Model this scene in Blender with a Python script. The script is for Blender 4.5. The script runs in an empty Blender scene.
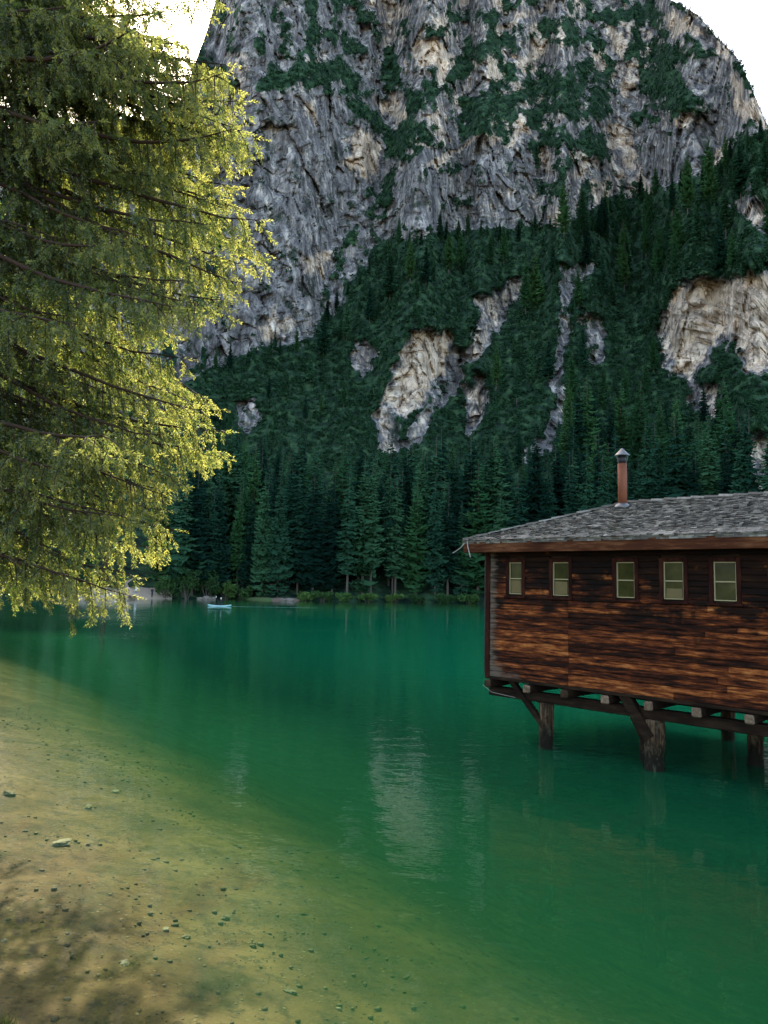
import bpy, bmesh, math, random
import numpy as np
from mathutils import Vector, Matrix, Euler

rng = np.random.default_rng(7)
random.seed(7)
SC = bpy.context.scene
COL = SC.collection

# ------------------------------------------------------------------ camera frame
F = 740.0
H = 3.6
TH = math.atan(68 / 740)
RHO = 0.02
_R0 = np.array([1, 0, 0.0]); _U0 = np.array([0, -math.sin(TH), math.cos(TH)])
FW = np.array([0, math.cos(TH), math.sin(TH)])
RT = _R0 * math.cos(RHO) + _U0 * math.sin(RHO)
UP = _U0 * math.cos(RHO) - _R0 * math.sin(RHO)
CAM = np.array([0, 0, H])

def ray(x, y):
    return RT * (x - 384) / F + UP * (512 - y) / F + FW
def proj(p):
    d = np.asarray(p, float) - CAM
    f = np.maximum(d @ FW, 1e-3)
    return 384 + F * (d @ RT) / f, 512 - F * (d @ UP) / f
def hit_plane(x, y, p0, n):
    d = ray(x, y)
    return CAM + d * ((p0 - CAM) @ n) / (d @ n)
def on_z(x, y, z=0.0):
    return hit_plane(x, y, np.array([0, 0, z]), np.array([0, 0, 1.0]))

# ------------------------------------------------------------------ noise
def _hash(ix, iy, iz, seed):
    h = (ix.astype(np.uint32) * np.uint32(374761393) + iy.astype(np.uint32) * np.uint32(668265263)
         + iz.astype(np.uint32) * np.uint32(2147483647) + np.uint32(seed * 974711 + 11))
    h = (h ^ (h >> np.uint32(13))) * np.uint32(1274126177)
    h = h ^ (h >> np.uint32(16))
    h = h * np.uint32(2246822519)
    h = h ^ (h >> np.uint32(15))
    return h.astype(np.float64) / 4294967295.0
def vnoise(p, seed=0):
    p = np.asarray(p, float)
    i = np.floor(p).astype(np.int64); f = p - i
    f = f * f * f * (f * (f * 6 - 15) + 10)
    r = np.zeros(p.shape[:-1])
    for dx in (0, 1):
        wx = f[..., 0] if dx else 1 - f[..., 0]
        for dy in (0, 1):
            wy = f[..., 1] if dy else 1 - f[..., 1]
            for dz in (0, 1):
                wz = f[..., 2] if dz else 1 - f[..., 2]
                r += wx * wy * wz * _hash(i[..., 0] + dx, i[..., 1] + dy, i[..., 2] + dz, seed)
    return r * 2 - 1
def fbm(p, octv=4, seed=0, gain=0.5):
    p = np.asarray(p, float); a = 1.0; s = 0; tot = 0
    for o in range(octv):
        s = s + a * vnoise(p * (2.03 ** o), seed + o * 17); tot += a; a *= gain
    return s / tot
def worley(p, seed=0):
    """random value of the nearest cell, and the distance ratio to the second nearest"""
    i = np.floor(p).astype(np.int64); f1 = np.full(p.shape[:-1], 9.0); f2 = f1.copy(); val = np.zeros(p.shape[:-1])
    for dx in (-1, 0, 1):
        for dy in (-1, 0, 1):
            for dz in (-1, 0, 1):
                c0, c1, c2 = i[..., 0] + dx, i[..., 1] + dy, i[..., 2] + dz
                q0 = c0 + _hash(c0, c1, c2, seed); q1 = c1 + _hash(c0, c1, c2, seed + 1); q2 = c2 + _hash(c0, c1, c2, seed + 2)
                d = (q0 - p[..., 0]) ** 2 + (q1 - p[..., 1]) ** 2 + (q2 - p[..., 2]) ** 2
                n = d < f1
                f2 = np.where(n, f1, np.minimum(f2, d)); val = np.where(n, _hash(c0, c1, c2, seed + 3), val); f1 = np.minimum(f1, d)
    return val, np.sqrt(f2) - np.sqrt(f1)
def xyz(a, b, c=None):
    a = np.asarray(a, float); b = np.asarray(b, float)
    if c is None: c = np.zeros_like(a)
    return np.stack(np.broadcast_arrays(a, b, c), -1)
def sstep(a, b, x):
    t = np.clip((x - a) / (b - a), 0, 1)
    return t * t * (3 - 2 * t)

# ------------------------------------------------------------------ mesh helpers
def mesh_np(name, V, faces, mats, parent=None, smooth=False, attrs=None, matidx=None, nsides=None):
    """faces: (n,3) or (n,4) array, or a list of several such arrays"""
    V = np.asarray(V, np.float32)
    if not isinstance(faces, list): faces = [faces]
    faces = [np.asarray(f, np.int32) for f in faces if len(f)]
    loops = np.concatenate([f.ravel() for f in faces])
    sizes = np.concatenate([np.full(len(f), f.shape[1], np.int32) for f in faces])
    starts = np.concatenate([[0], np.cumsum(sizes)[:-1]]).astype(np.int32)
    me = bpy.data.meshes.new(name)
    me.vertices.add(len(V)); me.vertices.foreach_set('co', V.ravel())
    me.loops.add(len(loops)); me.loops.foreach_set('vertex_index', loops)
    me.polygons.add(len(sizes)); me.polygons.foreach_set('loop_start', starts); me.polygons.foreach_set('loop_total', sizes)
    if matidx is not None: me.polygons.foreach_set('material_index', np.asarray(matidx, np.int32))
    me.update(calc_edges=True)
    me.polygons.foreach_set('use_smooth', np.full(len(sizes), bool(smooth)))
    for k, a in (attrs or {}).items():
        at = me.attributes.new(k, 'FLOAT', 'POINT'); at.data.foreach_set('value', np.asarray(a, np.float32))
    for m in (mats if isinstance(mats, (list, tuple)) else [mats]): me.materials.append(m)
    o = bpy.data.objects.new(name, me); COL.objects.link(o)
    if parent: o.parent = parent
    return o
class MB:
    """collects shapes for ONE mesh"""
    def __init__(s): s.v = []; s.q = []; s.t = []; s.n = 0; s.a = []
    def add(s, V, quads=None, tris=None, val=0.0):
        V = np.asarray(V, float)
        if quads is not None and len(quads): s.q.append(np.asarray(quads) + s.n)
        if tris is not None and len(tris): s.t.append(np.asarray(tris) + s.n)
        s.v.append(V); s.a.append(np.full(len(V), val)); s.n += len(V)
    def box(s, lo, hi, jit=0.0, M=None, val=0.0, taper=None):
        lo = np.asarray(lo, float); hi = np.asarray(hi, float)
        V = np.array([[lo[0], lo[1], lo[2]], [hi[0], lo[1], lo[2]], [hi[0], hi[1], lo[2]], [lo[0], hi[1], lo[2]],
                      [lo[0], lo[1], hi[2]], [hi[0], lo[1], hi[2]], [hi[0], hi[1], hi[2]], [lo[0], hi[1], hi[2]]])
        if jit: V = V + rng.uniform(-jit, jit, V.shape)
        if M is not None: V = V @ np.array(M.to_3x3()).T + np.array(M.translation)
        s.add(V, [[0, 3, 2, 1], [4, 5, 6, 7], [0, 1, 5, 4], [1, 2, 6, 5], [2, 3, 7, 6], [3, 0, 4, 7]], val=val)
    def bevel_box(s, lo, hi, b=0.01, jit=0.0, val=0.0):
        bm = bmesh.new()
        lo = np.asarray(lo, float); hi = np.asarray(hi, float)
        bmesh.ops.create_cube(bm, size=1)
        for v in bm.verts: v.co = Vector((lo + hi) / 2 + np.array(v.co) * (hi - lo) + rng.uniform(-jit, jit, 3))
        bmesh.ops.bevel(bm, geom=bm.edges[:], offset=b, segments=1, affect='EDGES')
        s.bm(bm, val)
    def bm(s, bm, val=0.0):
        bm.verts.ensure_lookup_table(); bm.verts.index_update()
        bmesh.ops.triangulate(bm, faces=[f for f in bm.faces if len(f.verts) > 4])
        V = np.array([v.co[:] for v in bm.verts])
        s.add(V, [[v.index for v in f.verts] for f in bm.faces if len(f.verts) == 4],
              [[v.index for v in f.verts] for f in bm.faces if len(f.verts) == 3], val)
        bm.free()
    def tube(s, pts, radii, n=8, cap=True, rough=0.0, val=0.0):
        pts = np.asarray(pts, float); radii = np.broadcast_to(np.asarray(radii, float), (len(pts),))
        T = np.gradient(pts, axis=0); T /= np.linalg.norm(T, axis=1)[:, None] + 1e-9
        ref = np.array([0, 0, 1.0]) if abs(T[0][2]) < .9 else np.array([1.0, 0, 0])
        A = np.cross(T, ref); A /= np.linalg.norm(A, axis=1)[:, None] + 1e-9
        B = np.cross(T, A)
        an = np.linspace(0, 2 * np.pi, n, endpoint=False)
        ring = (np.cos(an)[None, :, None] * A[:, None, :] + np.sin(an)[None, :, None] * B[:, None, :])
        rr = radii[:, None] * (1 + (rng.uniform(-rough, rough, (len(pts), n)) if rough else 0))
        V = (pts[:, None, :] + ring * rr[..., None]).reshape(-1, 3)
        q = []
        for i in range(len(pts) - 1):
            for j in range(n):
                k = (j + 1) % n
                q.append([i * n + j, i * n + k, (i + 1) * n + k, (i + 1) * n + j])
        t = []
        if cap:
            V = np.vstack([V, pts[0], pts[-1]]); a = len(V) - 2; b = a + 1; m = (len(pts) - 1) * n
            for j in range(n):
                k = (j + 1) % n
                t.append([a, k, j]); t.append([b, m + j, m + k])
        s.add(V, q, t, val)
    def blob(s, c, r, sub=2, noise=0.25, seed=0, val=0.0, freq=2.0):
        bm = bmesh.new(); bmesh.ops.create_icosphere(bm, subdivisions=sub, radius=1)
        V = np.array([v.co[:] for v in bm.verts])
        k = 1 + noise * fbm(V * freq + seed * 3.7, 3, seed)
        for v, kk in zip(bm.verts, k): v.co = Vector(np.array(v.co) * kk * np.asarray(r) + np.asarray(c))
        s.bm(bm, val)
    def build(s, name, mats, parent=None, smooth=False, attr=None):
        return mesh_np(name, np.vstack(s.v), [np.vstack(x) for x in (s.q, s.t) if x], mats, parent, smooth,
                       {attr: np.concatenate(s.a)} if attr else None)

def tag(o, label=None, cat=None, group=None, kind=None):
    if label: o['label'] = label
    if cat: o['category'] = cat
    if group: o['group'] = group
    if kind: o['kind'] = kind
    return o
def empty(name, loc=(0, 0, 0), rz=0.0, **k):
    o = bpy.data.objects.new(name, None); COL.objects.link(o)
    o.location = loc; o.rotation_euler = (0, 0, rz); o.empty_display_size = .3
    return tag(o, **k)
def copy_tree(src, loc, rz, scale):
    c = src.copy(); COL.objects.link(c); c.location = loc; c.rotation_euler = (0, 0, rz); c.scale = scale
    for ch in src.children:
        d = ch.copy(); COL.objects.link(d); d.parent = c
        for g in ch.children:
            e = g.copy(); COL.objects.link(e); e.parent = d
    return c

# ------------------------------------------------------------------ node helpers
class NT:
    def __init__(s, name):
        s.m = bpy.data.materials.new(name); s.m.use_nodes = True
        s.t = s.m.node_tree; s.t.nodes.clear()
        s.out = s.t.nodes.new('ShaderNodeOutputMaterial')
    def n(s, typ, **kw):
        nd = s.t.nodes.new('ShaderNode' + typ)
        for k, v in kw.items():
            if k.startswith('_'): setattr(nd, k[1:], v)
            else:
                k2 = int(k[1:]) if k[0] == 'i' and k[1:].isdigit() else k.replace('__', ' ')
                s.set(nd.inputs[k2], v)
        return nd
    def set(s, sock, v):
        if isinstance(v, bpy.types.NodeSocket): s.t.links.new(v, sock)
        elif isinstance(v, bpy.types.Node): s.t.links.new(v.outputs[0], sock)
        elif sock.type == 'RGBA' and not isinstance(v, (int, float)) and len(v) == 3: sock.default_value = (*v, 1)
        else: sock.default_value = v
    def coord(s, kind='Object'): return s.n('TexCoord').outputs[kind]
    def mapped(s, scale, kind='Object', rot=(0, 0, 0)):
        return s.n('Mapping', Vector=s.coord(kind), Scale=scale, Rotation=rot).outputs[0]
    def noise(s, vec, scale, detail=4, rough=.5, dist=0.0):
        return s.n('TexNoise', Vector=vec, Scale=scale, Detail=detail, Roughness=rough, Distortion=dist).outputs['Fac']
    def ramp(s, fac, stops):
        nd = s.t.nodes.new('ShaderNodeValToRGB'); cr = nd.color_ramp
        while len(cr.elements) < len(stops): cr.elements.new(.5)
        for e, (p, c) in zip(cr.elements, stops):
            e.position = p; e.color = (*c, 1) if not isinstance(c, (int, float)) else (c, c, c, 1)
        s.set(nd.inputs[0], fac); return nd.outputs[0]
    def math(s, op, a, b=0.0, clamp=False):
        nd = s.t.nodes.new('ShaderNodeMath'); nd.operation = op; nd.use_clamp = clamp
        s.set(nd.inputs[0], a); s.set(nd.inputs[1], b); return nd.outputs[0]
    def mix(s, f, a, b, mode='MIX'):
        nd = s.t.nodes.new('ShaderNodeMix'); nd.data_type = 'RGBA'; nd.blend_type = mode
        s.set(nd.inputs[0], f); s.set(nd.inputs[6], a); s.set(nd.inputs[7], b); return nd.outputs[2]
    def attr(s, name): return s.n('Attribute', _attribute_name=name).outputs['Fac']
    def bump(s, h, strength=.5, dist=.1): return s.n('Bump', Height=h, Strength=strength, Distance=dist).outputs[0]
    def done(s, bsdf): s.set(s.out.inputs[0], bsdf); return s.m
    def princ(s, col, rough=.8, bump=None, metal=0.0, spec=.5):
        p = s.n('BsdfPrincipled', Base__Color=col, Roughness=rough, Metallic=metal)
        s.set(p.inputs['Specular IOR Level'], spec)
        if bump is not None: s.set(p.inputs['Normal'], bump)
        return s.done(p)

def simple(name, col, rough=.8, var=.25, scale=6.0, bump=.3, metal=0.0, spec=.4, stretch=(1, 1, 1)):
    t = NT(name); v = t.mapped(stretch)
    n = t.noise(v, scale, 5, .6)
    c = t.mix(n, tuple(x * (1 - var) for x in col), tuple(min(1, x * (1 + var)) for x in col))
    return t.princ(c, rough, t.bump(n, bump, .02), metal, spec)

# rock / slope material
def mat_mountain():
    t = NT('mountain_rock_and_scrub')
    ob = t.coord('Object')
    rock = t.attr('rock'); tan = t.attr('tan')
    streak = t.noise(t.mapped((.12, .12, .022)), 3.4, 9, .68, .05)
    fine = t.noise(t.mapped((.3, .3, .12)), 2.5, 6, .65)
    big = t.noise(ob, .03, 4, .55)
    strat = t.noise(t.mapped((.03, .03, .16), rot=(0.25, .3, 0)), 2.0, 8, .68)
    grey = t.ramp(streak, [(.35, (.070, .067, .070)), (.45, (.165, .160, .165)), (.54, (.28, .27, .265)), (.66, (.54, .50, .45))])
    tanc = t.ramp(streak, [(.34, (.24, .19, .155)), (.43, (.58, .45, .33)), (.55, (.78, .63, .48)), (.68, (.84, .76, .66))])
    c = t.mix(t.ramp(t.math('ADD', tan, t.math('ADD', t.math('MULTIPLY', t.math('SUBTRACT', fine, .5), 1.2), t.math('MULTIPLY', t.math('SUBTRACT', streak, .5), 1.5))), [(.34, 0.0), (.72, 1.0)]), grey, tanc)
    c = t.mix(t.ramp(strat, [(.40, .30), (.50, 0.0)]), c, (.05, .052, .06))
    crack = t.ramp(t.noise(t.mapped((.26, .26, .036)), 3.0, 8, .72, .0), [(.37, .9), (.43, 0.0)])
    c = t.mix(crack, c, (.035, .037, .042))
    spots = t.ramp(t.noise(t.mapped((.2, .2, .14)), 1.3, 9, .72), [(.55, 0.0), (.59, .85)])
    c = t.mix(t.math('MULTIPLY', spots, t.math('SUBTRACT', 1.0, t.math('MULTIPLY', tan, .85))), c, (.022, .045, .026))
    wob = t.n('VectorMath', _operation='ADD'); t.set(wob.inputs[0], ob)
    wsc = t.n('VectorMath', _operation='SCALE'); t.set(wsc.inputs[0], t.n('TexNoise', Vector=ob, Scale=.12, Detail=5, Roughness=.65).outputs['Color']); wsc.inputs['Scale'].default_value = 9.0
    t.set(wob.inputs[1], wsc.outputs[0])
    vm = t.n('Mapping', Vector=wob.outputs[0], Scale=(.30, .30, .075)).outputs[0]
    v1 = t.n('TexVoronoi', Vector=vm, Scale=1.0, Randomness=1.0, _feature='DISTANCE_TO_EDGE')
    v2 = t.n('TexVoronoi', Vector=vm, Scale=1.0, Randomness=1.0)
    cell = t.n('SeparateColor', Color=v2.outputs['Color']).outputs[0]
    c = t.mix(1.0, c, t.ramp(cell, [(0.0, .72), (1.0, 1.2)]), 'MULTIPLY')
    c = t.mix(t.ramp(v1.outputs['Distance'], [(.0, .55), (.05, 0.0)]), c, (.03, .03, .034))
    # scrub
    vn = t.noise(ob, .35, 5, .65)
    veg = t.ramp(vn, [(.32, (.004, .011, .008)), (.47, (.014, .036, .021)), (.58, (.032, .074, .035)), (.72, (.056, .108, .046))])
    k = t.math('ADD', rock, t.math('MULTIPLY', t.math('SUBTRACT', t.noise(ob, .16, 6, .7), .5), .8))
    k = t.ramp(k, [(.44, 0.0), (.54, 1.0)])
    col = t.mix(k, veg, c)
    h = t.math('ADD', t.math('ADD', t.math('MULTIPLY', streak, 7.0), t.math('MULTIPLY', fine, 2.5)), t.math('MULTIPLY', strat, 1.5))
    hv = t.math('MULTIPLY', vn, 3.0)
    hh = t.n('Mix', i0=k, i2=hv, i3=h).outputs[0]
    return t.princ(col, .95, t.bump(hh, .45, 1.0), 0, .1)

def mat_leaf(name, cols, trans, tfac=.35, seedattr=True):
    t = NT(name)
    oi = t.n('ObjectInfo').outputs['Random']
    n = t.noise(t.coord('Object'), 3.0, 3, .6)
    f = t.math('ADD', t.math('MULTIPLY', oi, .68), t.math('MULTIPLY', n, .32))
    c = t.ramp(f, list(zip((.2, .45, .62, .8), cols)))
    d = t.n('BsdfDiffuse', Color=c)
    tr = t.n('BsdfTranslucent', Color=t.mix(n, tuple(x * .75 for x in trans), trans))
    return t.done(t.n('MixShader', i0=tfac, i1=d, i2=tr))

M_MOUNT = mat_mountain()
M_SPRUCE = mat_leaf('spruce_needles', [(.008, .030, .022), (.018, .060, .038), (.034, .100, .056), (.052, .135, .066)], (.03, .09, .045), .25)
M_SCRUB = mat_leaf('dwarf_pine_needles', [(.006, .020, .012), (.013, .038, .021), (.024, .064, .031), (.038, .092, .042)], (.02, .06, .03), .2)
M_LARCH = mat_leaf('larch_needles', [(.030, .095, .042), (.042, .13, .052), (.06, .16, .06), (.078, .185, .066)], (.06, .15, .06), .3)
M_BARK_FAR = simple('grey_bark', (.085, .072, .06), .9, .3, 3, .3)

# ------------------------------------------------------------------ lake depth and ground
NS = np.array([.826, .564])
SUN_PX = (199, -4)
def shore_r(az):
    return 123.5 + 2.2 * np.sin(az * 23) + 1.5 * np.sin(az * 61 + 1) + 6 * np.clip(np.abs(az) - .5, 0, 2)
def depth_fn(X, Y):
    s = X * NS[0] + Y * NS[1] + .5 * fbm(xyz(X * .25, Y * .25), 3, 5)
    d = np.interp(s, [-14, -8, -5, -2.5, 0, 2.5, 4, 5.5, 8, 12, 20, 40], [-2.5, -1.0, -.35, .06, .17, .52, .90, 1.25, 2.0, 3.6, 7.5, 11])
    # bank that carries the big spruce, just outside the frame
    r = np.hypot(X + 10.2, Y - 12.3)
    d = d - 1.5 * (1 - sstep(1.6, 3.6, r))
    # strip of bank at the foot of the viewer
    d = d - .42 * (1 - sstep(.15, 1.0, np.hypot((X + 3.35) * .8, Y - 5.95)))
    rr = np.hypot(X, Y); az = np.arctan2(X, Y)
    far = shore_r(az) - rr
    d = np.where(rr > 60, np.minimum(d, np.interp(far, [-30, 0, 3, 12, 40], [-.6, 0, .5, 3, 12])), d)
    return d
def spaced(lo, hi, fine_lo, fine_hi, step, growth=1.22):
    a = list(np.arange(fine_lo, fine_hi + 1e-6, step))
    s = step; x = fine_hi
    while x < hi: s *= growth; x += s; a.append(min(x, hi))
    s = step; x = fine_lo
    while x > lo: s *= growth; x -= s; a.insert(0, max(x, lo))
    return np.array(a)
def grid_faces(nx, ny):
    i = np.arange((nx - 1) * (ny - 1)); r = i // (nx - 1); c = i % (nx - 1); a = r * nx + c
    return np.stack([a, a + 1, a + nx + 1, a + nx], 1)

gx = spaced(-1800, 1800, -14, 9, .16, 1.12); gy = spaced(-1800, 1800, 3.5, 26, .16, 1.12)
X, Y = np.meshgrid(gx, gy)
D = depth_fn(X, Y)
Z = -D + .025 * fbm(xyz(X * 1.7, Y * 1.7), 4, 9) + .006 * fbm(xyz(X * 7, Y * 7), 2, 3)
def mat_bed():
    t = NT('lakebed_silt_and_gravel')
    ob = t.coord('Object')
    n1 = t.noise(ob, .55, 6, .6); n2 = t.noise(ob, 5, 6, .7); n3 = t.noise(ob, 28, 3, .6)
    c = t.ramp(n1, [(.3, (.055, .034, .015)), (.5, (.130, .080, .036)), (.7, (.205, .132, .064))])
    c = t.mix(t.ramp(n2, [(.38, .75), (.5, 0.0)]), c, (.036, .026, .015))
    vor = t.n('TexVoronoi', Vector=ob, Scale=9.0, Randomness=1.0)
    peb = t.ramp(vor.outputs['Distance'], [(.13, 1.0), (.24, 0.0)])
    pm = t.math('MULTIPLY', peb, t.ramp(t.noise(ob, 2.2, 3, .6), [(.40, 0.0), (.56, .9)]))
    pc = t.mix(t.n('SeparateColor', Color=vor.outputs['Color']).outputs[0], (.05, .038, .022), (.26, .20, .125))
    c = t.mix(pm, c, pc)
    # weedy patches
    c = t.mix(t.ramp(t.noise(ob, .8, 5, .65, .5), [(.52, 0.0), (.66, .6)]), c, (.035, .032, .013))
    h = t.math('ADD', t.math('MULTIPLY', n2, .5), t.math('ADD', t.math('MULTIPLY', pm, .4), t.math('MULTIPLY', n3, .25)))
    return t.princ(c, .9, t.bump(h, .7, .05), 0, .2)
M_BED = mat_bed()
ground = mesh_np('ground', xyz(X, Y, Z).reshape(-1, 3), grid_faces(len(gx), len(gy)), M_BED, smooth=True)
tag(ground, kind='structure')

# water sheet
wx = spaced(-330, 330, -14, 12, .4, 1.15); wy = spaced(-60, 190, 2, 30, .4, 1.15)
X, Y = np.meshgrid(wx, wy)
def mat_water():
    t = NT('lake_water')
    dep = t.attr('depth')
    path = t.math('MULTIPLY', t.math('MAXIMUM', dep, 0.0), 1.25)
    turb = t.math('SUBTRACT', 1.0, t.math('POWER', math.e, t.math('MULTIPLY', path, -.36)))
    def tr(k): return t.math('POWER', math.e, t.math('MULTIPLY', path, -k))
    tint = t.n('CombineColor', i0=tr(.19), i1=tr(.09), i2=tr(.32)).outputs[0]
    geo = t.n('NewGeometry')
    ob = geo.outputs['Position']
    # slow currents make the turquoise uneven
    cl = t.noise(t.n('Mapping', Vector=ob, Scale=(.02, .05, 1)).outputs[0], 1.0, 4, .55)
    body = t.mix(t.ramp(dep, [(.0, 0.0), (.6, .6), (1.0, 1.0)]) if False else t.math('MULTIPLY', dep, .078, True), (.010, .034, .007), (.0004, .225, .100))
    body = t.mix(t.math('MULTIPLY', cl, .35), body, (.0004, .110, .053))
    base = t.n('MixShader', i0=turb, i1=t.n('BsdfTransparent', Color=tint), i2=t.n('BsdfDiffuse', Color=body))
    w1 = t.noise(t.n('Mapping', Vector=ob, Scale=(.9, 1.5, 1), Rotation=(0, 0, .35)).outputs[0], 1.3, 3, .5, .3)
    w2 = t.noise(t.n('Mapping', Vector=ob, Scale=(1, 1.3, 1), Rotation=(0, 0, -.5)).outputs[0], 6.0, 2, .5)
    w3 = t.noise(ob, .12, 2, .5)
    amp = t.ramp(t.noise(t.n('Mapping', Vector=ob, Scale=(.05, .09, 1)).outputs[0], 1.0, 2), [(.4, .35), (.6, 1.0)])
    hgt = t.math('MULTIPLY', t.math('ADD', t.math('MULTIPLY', w1, .017), t.math('MULTIPLY', w2, .0028)), amp)
    bp = t.n('Bump', Height=hgt, Strength=1.0, Distance=1.0).outputs[0]
    gl = t.n('BsdfGlossy', Color=(1, 1, 1), Roughness=.02, Normal=bp)
    vd = t.n('VectorMath', _operation='DOT_PRODUCT'); t.set(vd.inputs[0], bp); t.set(vd.inputs[1], geo.outputs['Incoming'])
    ca = t.math('ABSOLUTE', vd.outputs['Value'])
    fr = t.math('ADD', .02, t.math('MULTIPLY', .98, t.math('POWER', t.math('SUBTRACT', 1.0, ca, True), 5.0)))
    return t.done(t.n('MixShader', i0=fr, i1=base, i2=gl))
M_WATER = mat_water()
water = mesh_np('water', xyz(X, Y, np.zeros_like(X)).reshape(-1, 3), grid_faces(len(wx), len(wy)), M_WATER, smooth=True,
                attrs={'depth': np.clip(depth_fn(X, Y), 0, 12).ravel()})
tag(water, kind='structure')

# ------------------------------------------------------------------ mountain
RAMP = np.array([(-400, 520), (150, 425), (205, 368), (300, 345), (330, 322), (350, 292), (392, 238), (430, 243), (480, 235), (540, 230),
                 (590, 214), (640, 192), (700, 176), (768, 132), (900, 60), (1300, -100)], float)
# (weight, tan, outline in the photograph's pixels)
PATCH = [
 (.95, .10, [(200, 372), (212, 300), (222, 235), (228, 118), (262, 100), (300, 95), (350, 108), (376, 138), (386, 165), (368, 186), (362, 212), (345, 240), (332, 266), (322, 292), (318, 332), (290, 342), (240, 358)]),
 (1.0, .85, [(342, 132), (360, 128), (380, 150), (384, 172), (366, 182), (350, 168), (338, 166), (346, 150)]),
 (1.0, .6, [(300, 108), (318, 104), (322, 122), (306, 124)]),
 (1.0, .55, [(255, 328), (275, 305), (300, 318), (288, 340), (262, 348)]),
 (1.0, .7, [(305, 250), (330, 255), (325, 275), (306, 268)]),
 (.9, .55, [(356, -10), (416, -6), (412, 14), (392, 30), (378, 18), (360, 12)]),
 (1.0, .85, [(412, 46), (436, 40), (456, 52), (452, 76), (444, 92), (432, 70), (416, 66)]),
 (1.0, .75, [(374, 98), (400, 92), (406, 118), (392, 128), (378, 114)]),
 (.72, .1, [(386, 230), (392, 190), (420, 150), (470, 128), (500, 160), (530, 150), (534, 176), (520, 226), (470, 232), (440, 238), (410, 240)]),
 (1.0, .30, [(470, 188), (500, 186), (530, 160), (532, 178), (520, 200), (496, 224), (478, 224), (472, 206)]),
 (.9, .75, [(426, 165), (452, 150), (480, 134), (484, 142), (456, 158), (432, 176)]),
 (.9, .7, [(492, 28), (530, 2), (556, -6), (556, 10), (520, 24), (500, 34)]),
 (1.0, .85, [(598, 34), (614, 24), (628, 36), (622, 58), (608, 52)]),
 (.95, .8, [(636, 28), (652, 26), (654, 38), (642, 44)]),
 (1.0, .8, [(660, 22), (668, 8), (690, 12), (712, 30), (706, 38), (686, 32), (672, 38)]),
 (1.0, .85, [(628, 62), (640, 60), (640, 82), (634, 106), (622, 104), (618, 84)]),
 (.9, .7, [(516, 112), (530, 96), (560, 90), (562, 98), (540, 102), (522, 116)]),
 (.95, .6, [(646, 100), (656, 108), (674, 120), (666, 126), (652, 114)]),
 (.95, .2, [(640, 120), (662, 130), (700, 118), (740, 120), (744, 132), (712, 146), (690, 168), (660, 184), (644, 170)]),
 (1.0, .8, [(600, 128), (624, 126), (634, 146), (642, 166), (626, 168), (608, 150)]),
 (.9, .65, [(560, 180), (568, 164), (590, 158), (604, 168), (590, 178), (574, 184)]),
 (1.0, .9, [(724, 66), (738, 70), (752, 92), (768, 104), (766, 126), (746, 120), (728, 104)]),
 (.85, .3, [(690, 60), (722, 60), (728, 106), (712, 116), (694, 96)]),
 (1.0, .55, [(732, 192), (752, 190), (790, 205), (790, 250), (756, 228), (742, 210)]),
 (1.0, .85, [(660, 322), (676, 290), (700, 276), (740, 278), (790, 262), (790, 372), (748, 370), (728, 340), (708, 352), (690, 384), (672, 376), (664, 350)]),
 (1.0, .5, [(694, 386), (712, 384), (724, 412), (706, 418), (696, 404)]),
 (1.0, .45, [(732, 450), (756, 436), (790, 440), (790, 480), (770, 490), (740, 492), (734, 470)]),
 (1.0, .85, [(384, 406), (392, 378), (402, 352), (424, 334), (450, 330), (454, 352), (446, 376), (424, 394), (404, 410)]),
 (1.0, .55, [(376, 418), (388, 408), (396, 412), (390, 446), (404, 446), (412, 420), (428, 402), (436, 406), (420, 430), (408, 452), (378, 452)]),
 (1.0, .6, [(464, 388), (476, 392), (484, 380), (480, 404), (474, 434), (466, 420)]),
 (.95, .5, [(462, 350), (480, 338), (484, 318), (478, 300), (498, 292), (530, 274), (528, 290), (508, 304), (500, 322), (490, 344), (474, 368), (464, 366)]),
 (.85, .05, [(452, 340), (462, 348), (464, 380), (440, 400), (430, 398), (448, 376)]),
 (.9, .4, [(354, 348), (368, 336), (376, 348), (368, 372), (356, 370)]),
 (.85, .3, [(580, 322), (600, 316), (602, 346), (594, 364), (584, 354)]),
 (.85, .25, [(562, 268), (594, 266), (580, 284), (568, 300), (566, 330), (560, 360), (566, 400), (562, 412), (550, 440), (544, 440), (554, 402), (552, 362), (558, 330), (560, 300)]),
 (.85, .4, [(238, 410), (252, 404), (258, 414), (246, 428), (240, 424)]),
 (.8, .2, [(516, 452), (545, 436), (548, 446), (524, 460)]),
]
SCRUB = [
 [(330, 96), (352, 92), (380, 120), (400, 142), (404, 160), (392, 168), (384, 150), (366, 128), (340, 112)],
 [(395, 60), (420, 92), (424, 130), (400, 150), (386, 130), (398, 100)],
 [(392, 168), (404, 160), (398, 190), (372, 222), (352, 246), (348, 238), (366, 212)],
 [(248, 88), (300, 62), (350, 60), (360, 78), (320, 84), (262, 96)],
 [(440, 60), (470, 40), (500, 34), (560, 12), (600, 8), (640, 4), (640, 16), (590, 24), (540, 34), (480, 66), (452, 96)],
 [(500, 76), (560, 64), (604, 62), (622, 106), (620, 124), (580, 124), (524, 118), (498, 140), (452, 146), (460, 120)],
 [(640, 44), (690, 44), (722, 60), (700, 64), (680, 100), (650, 96), (642, 70)],
 [(600, 4), (660, 2), (664, 20), (640, 24), (604, 22)],
 [(560, 128), (600, 130), (612, 156), (590, 156), (566, 150)],
]
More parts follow.
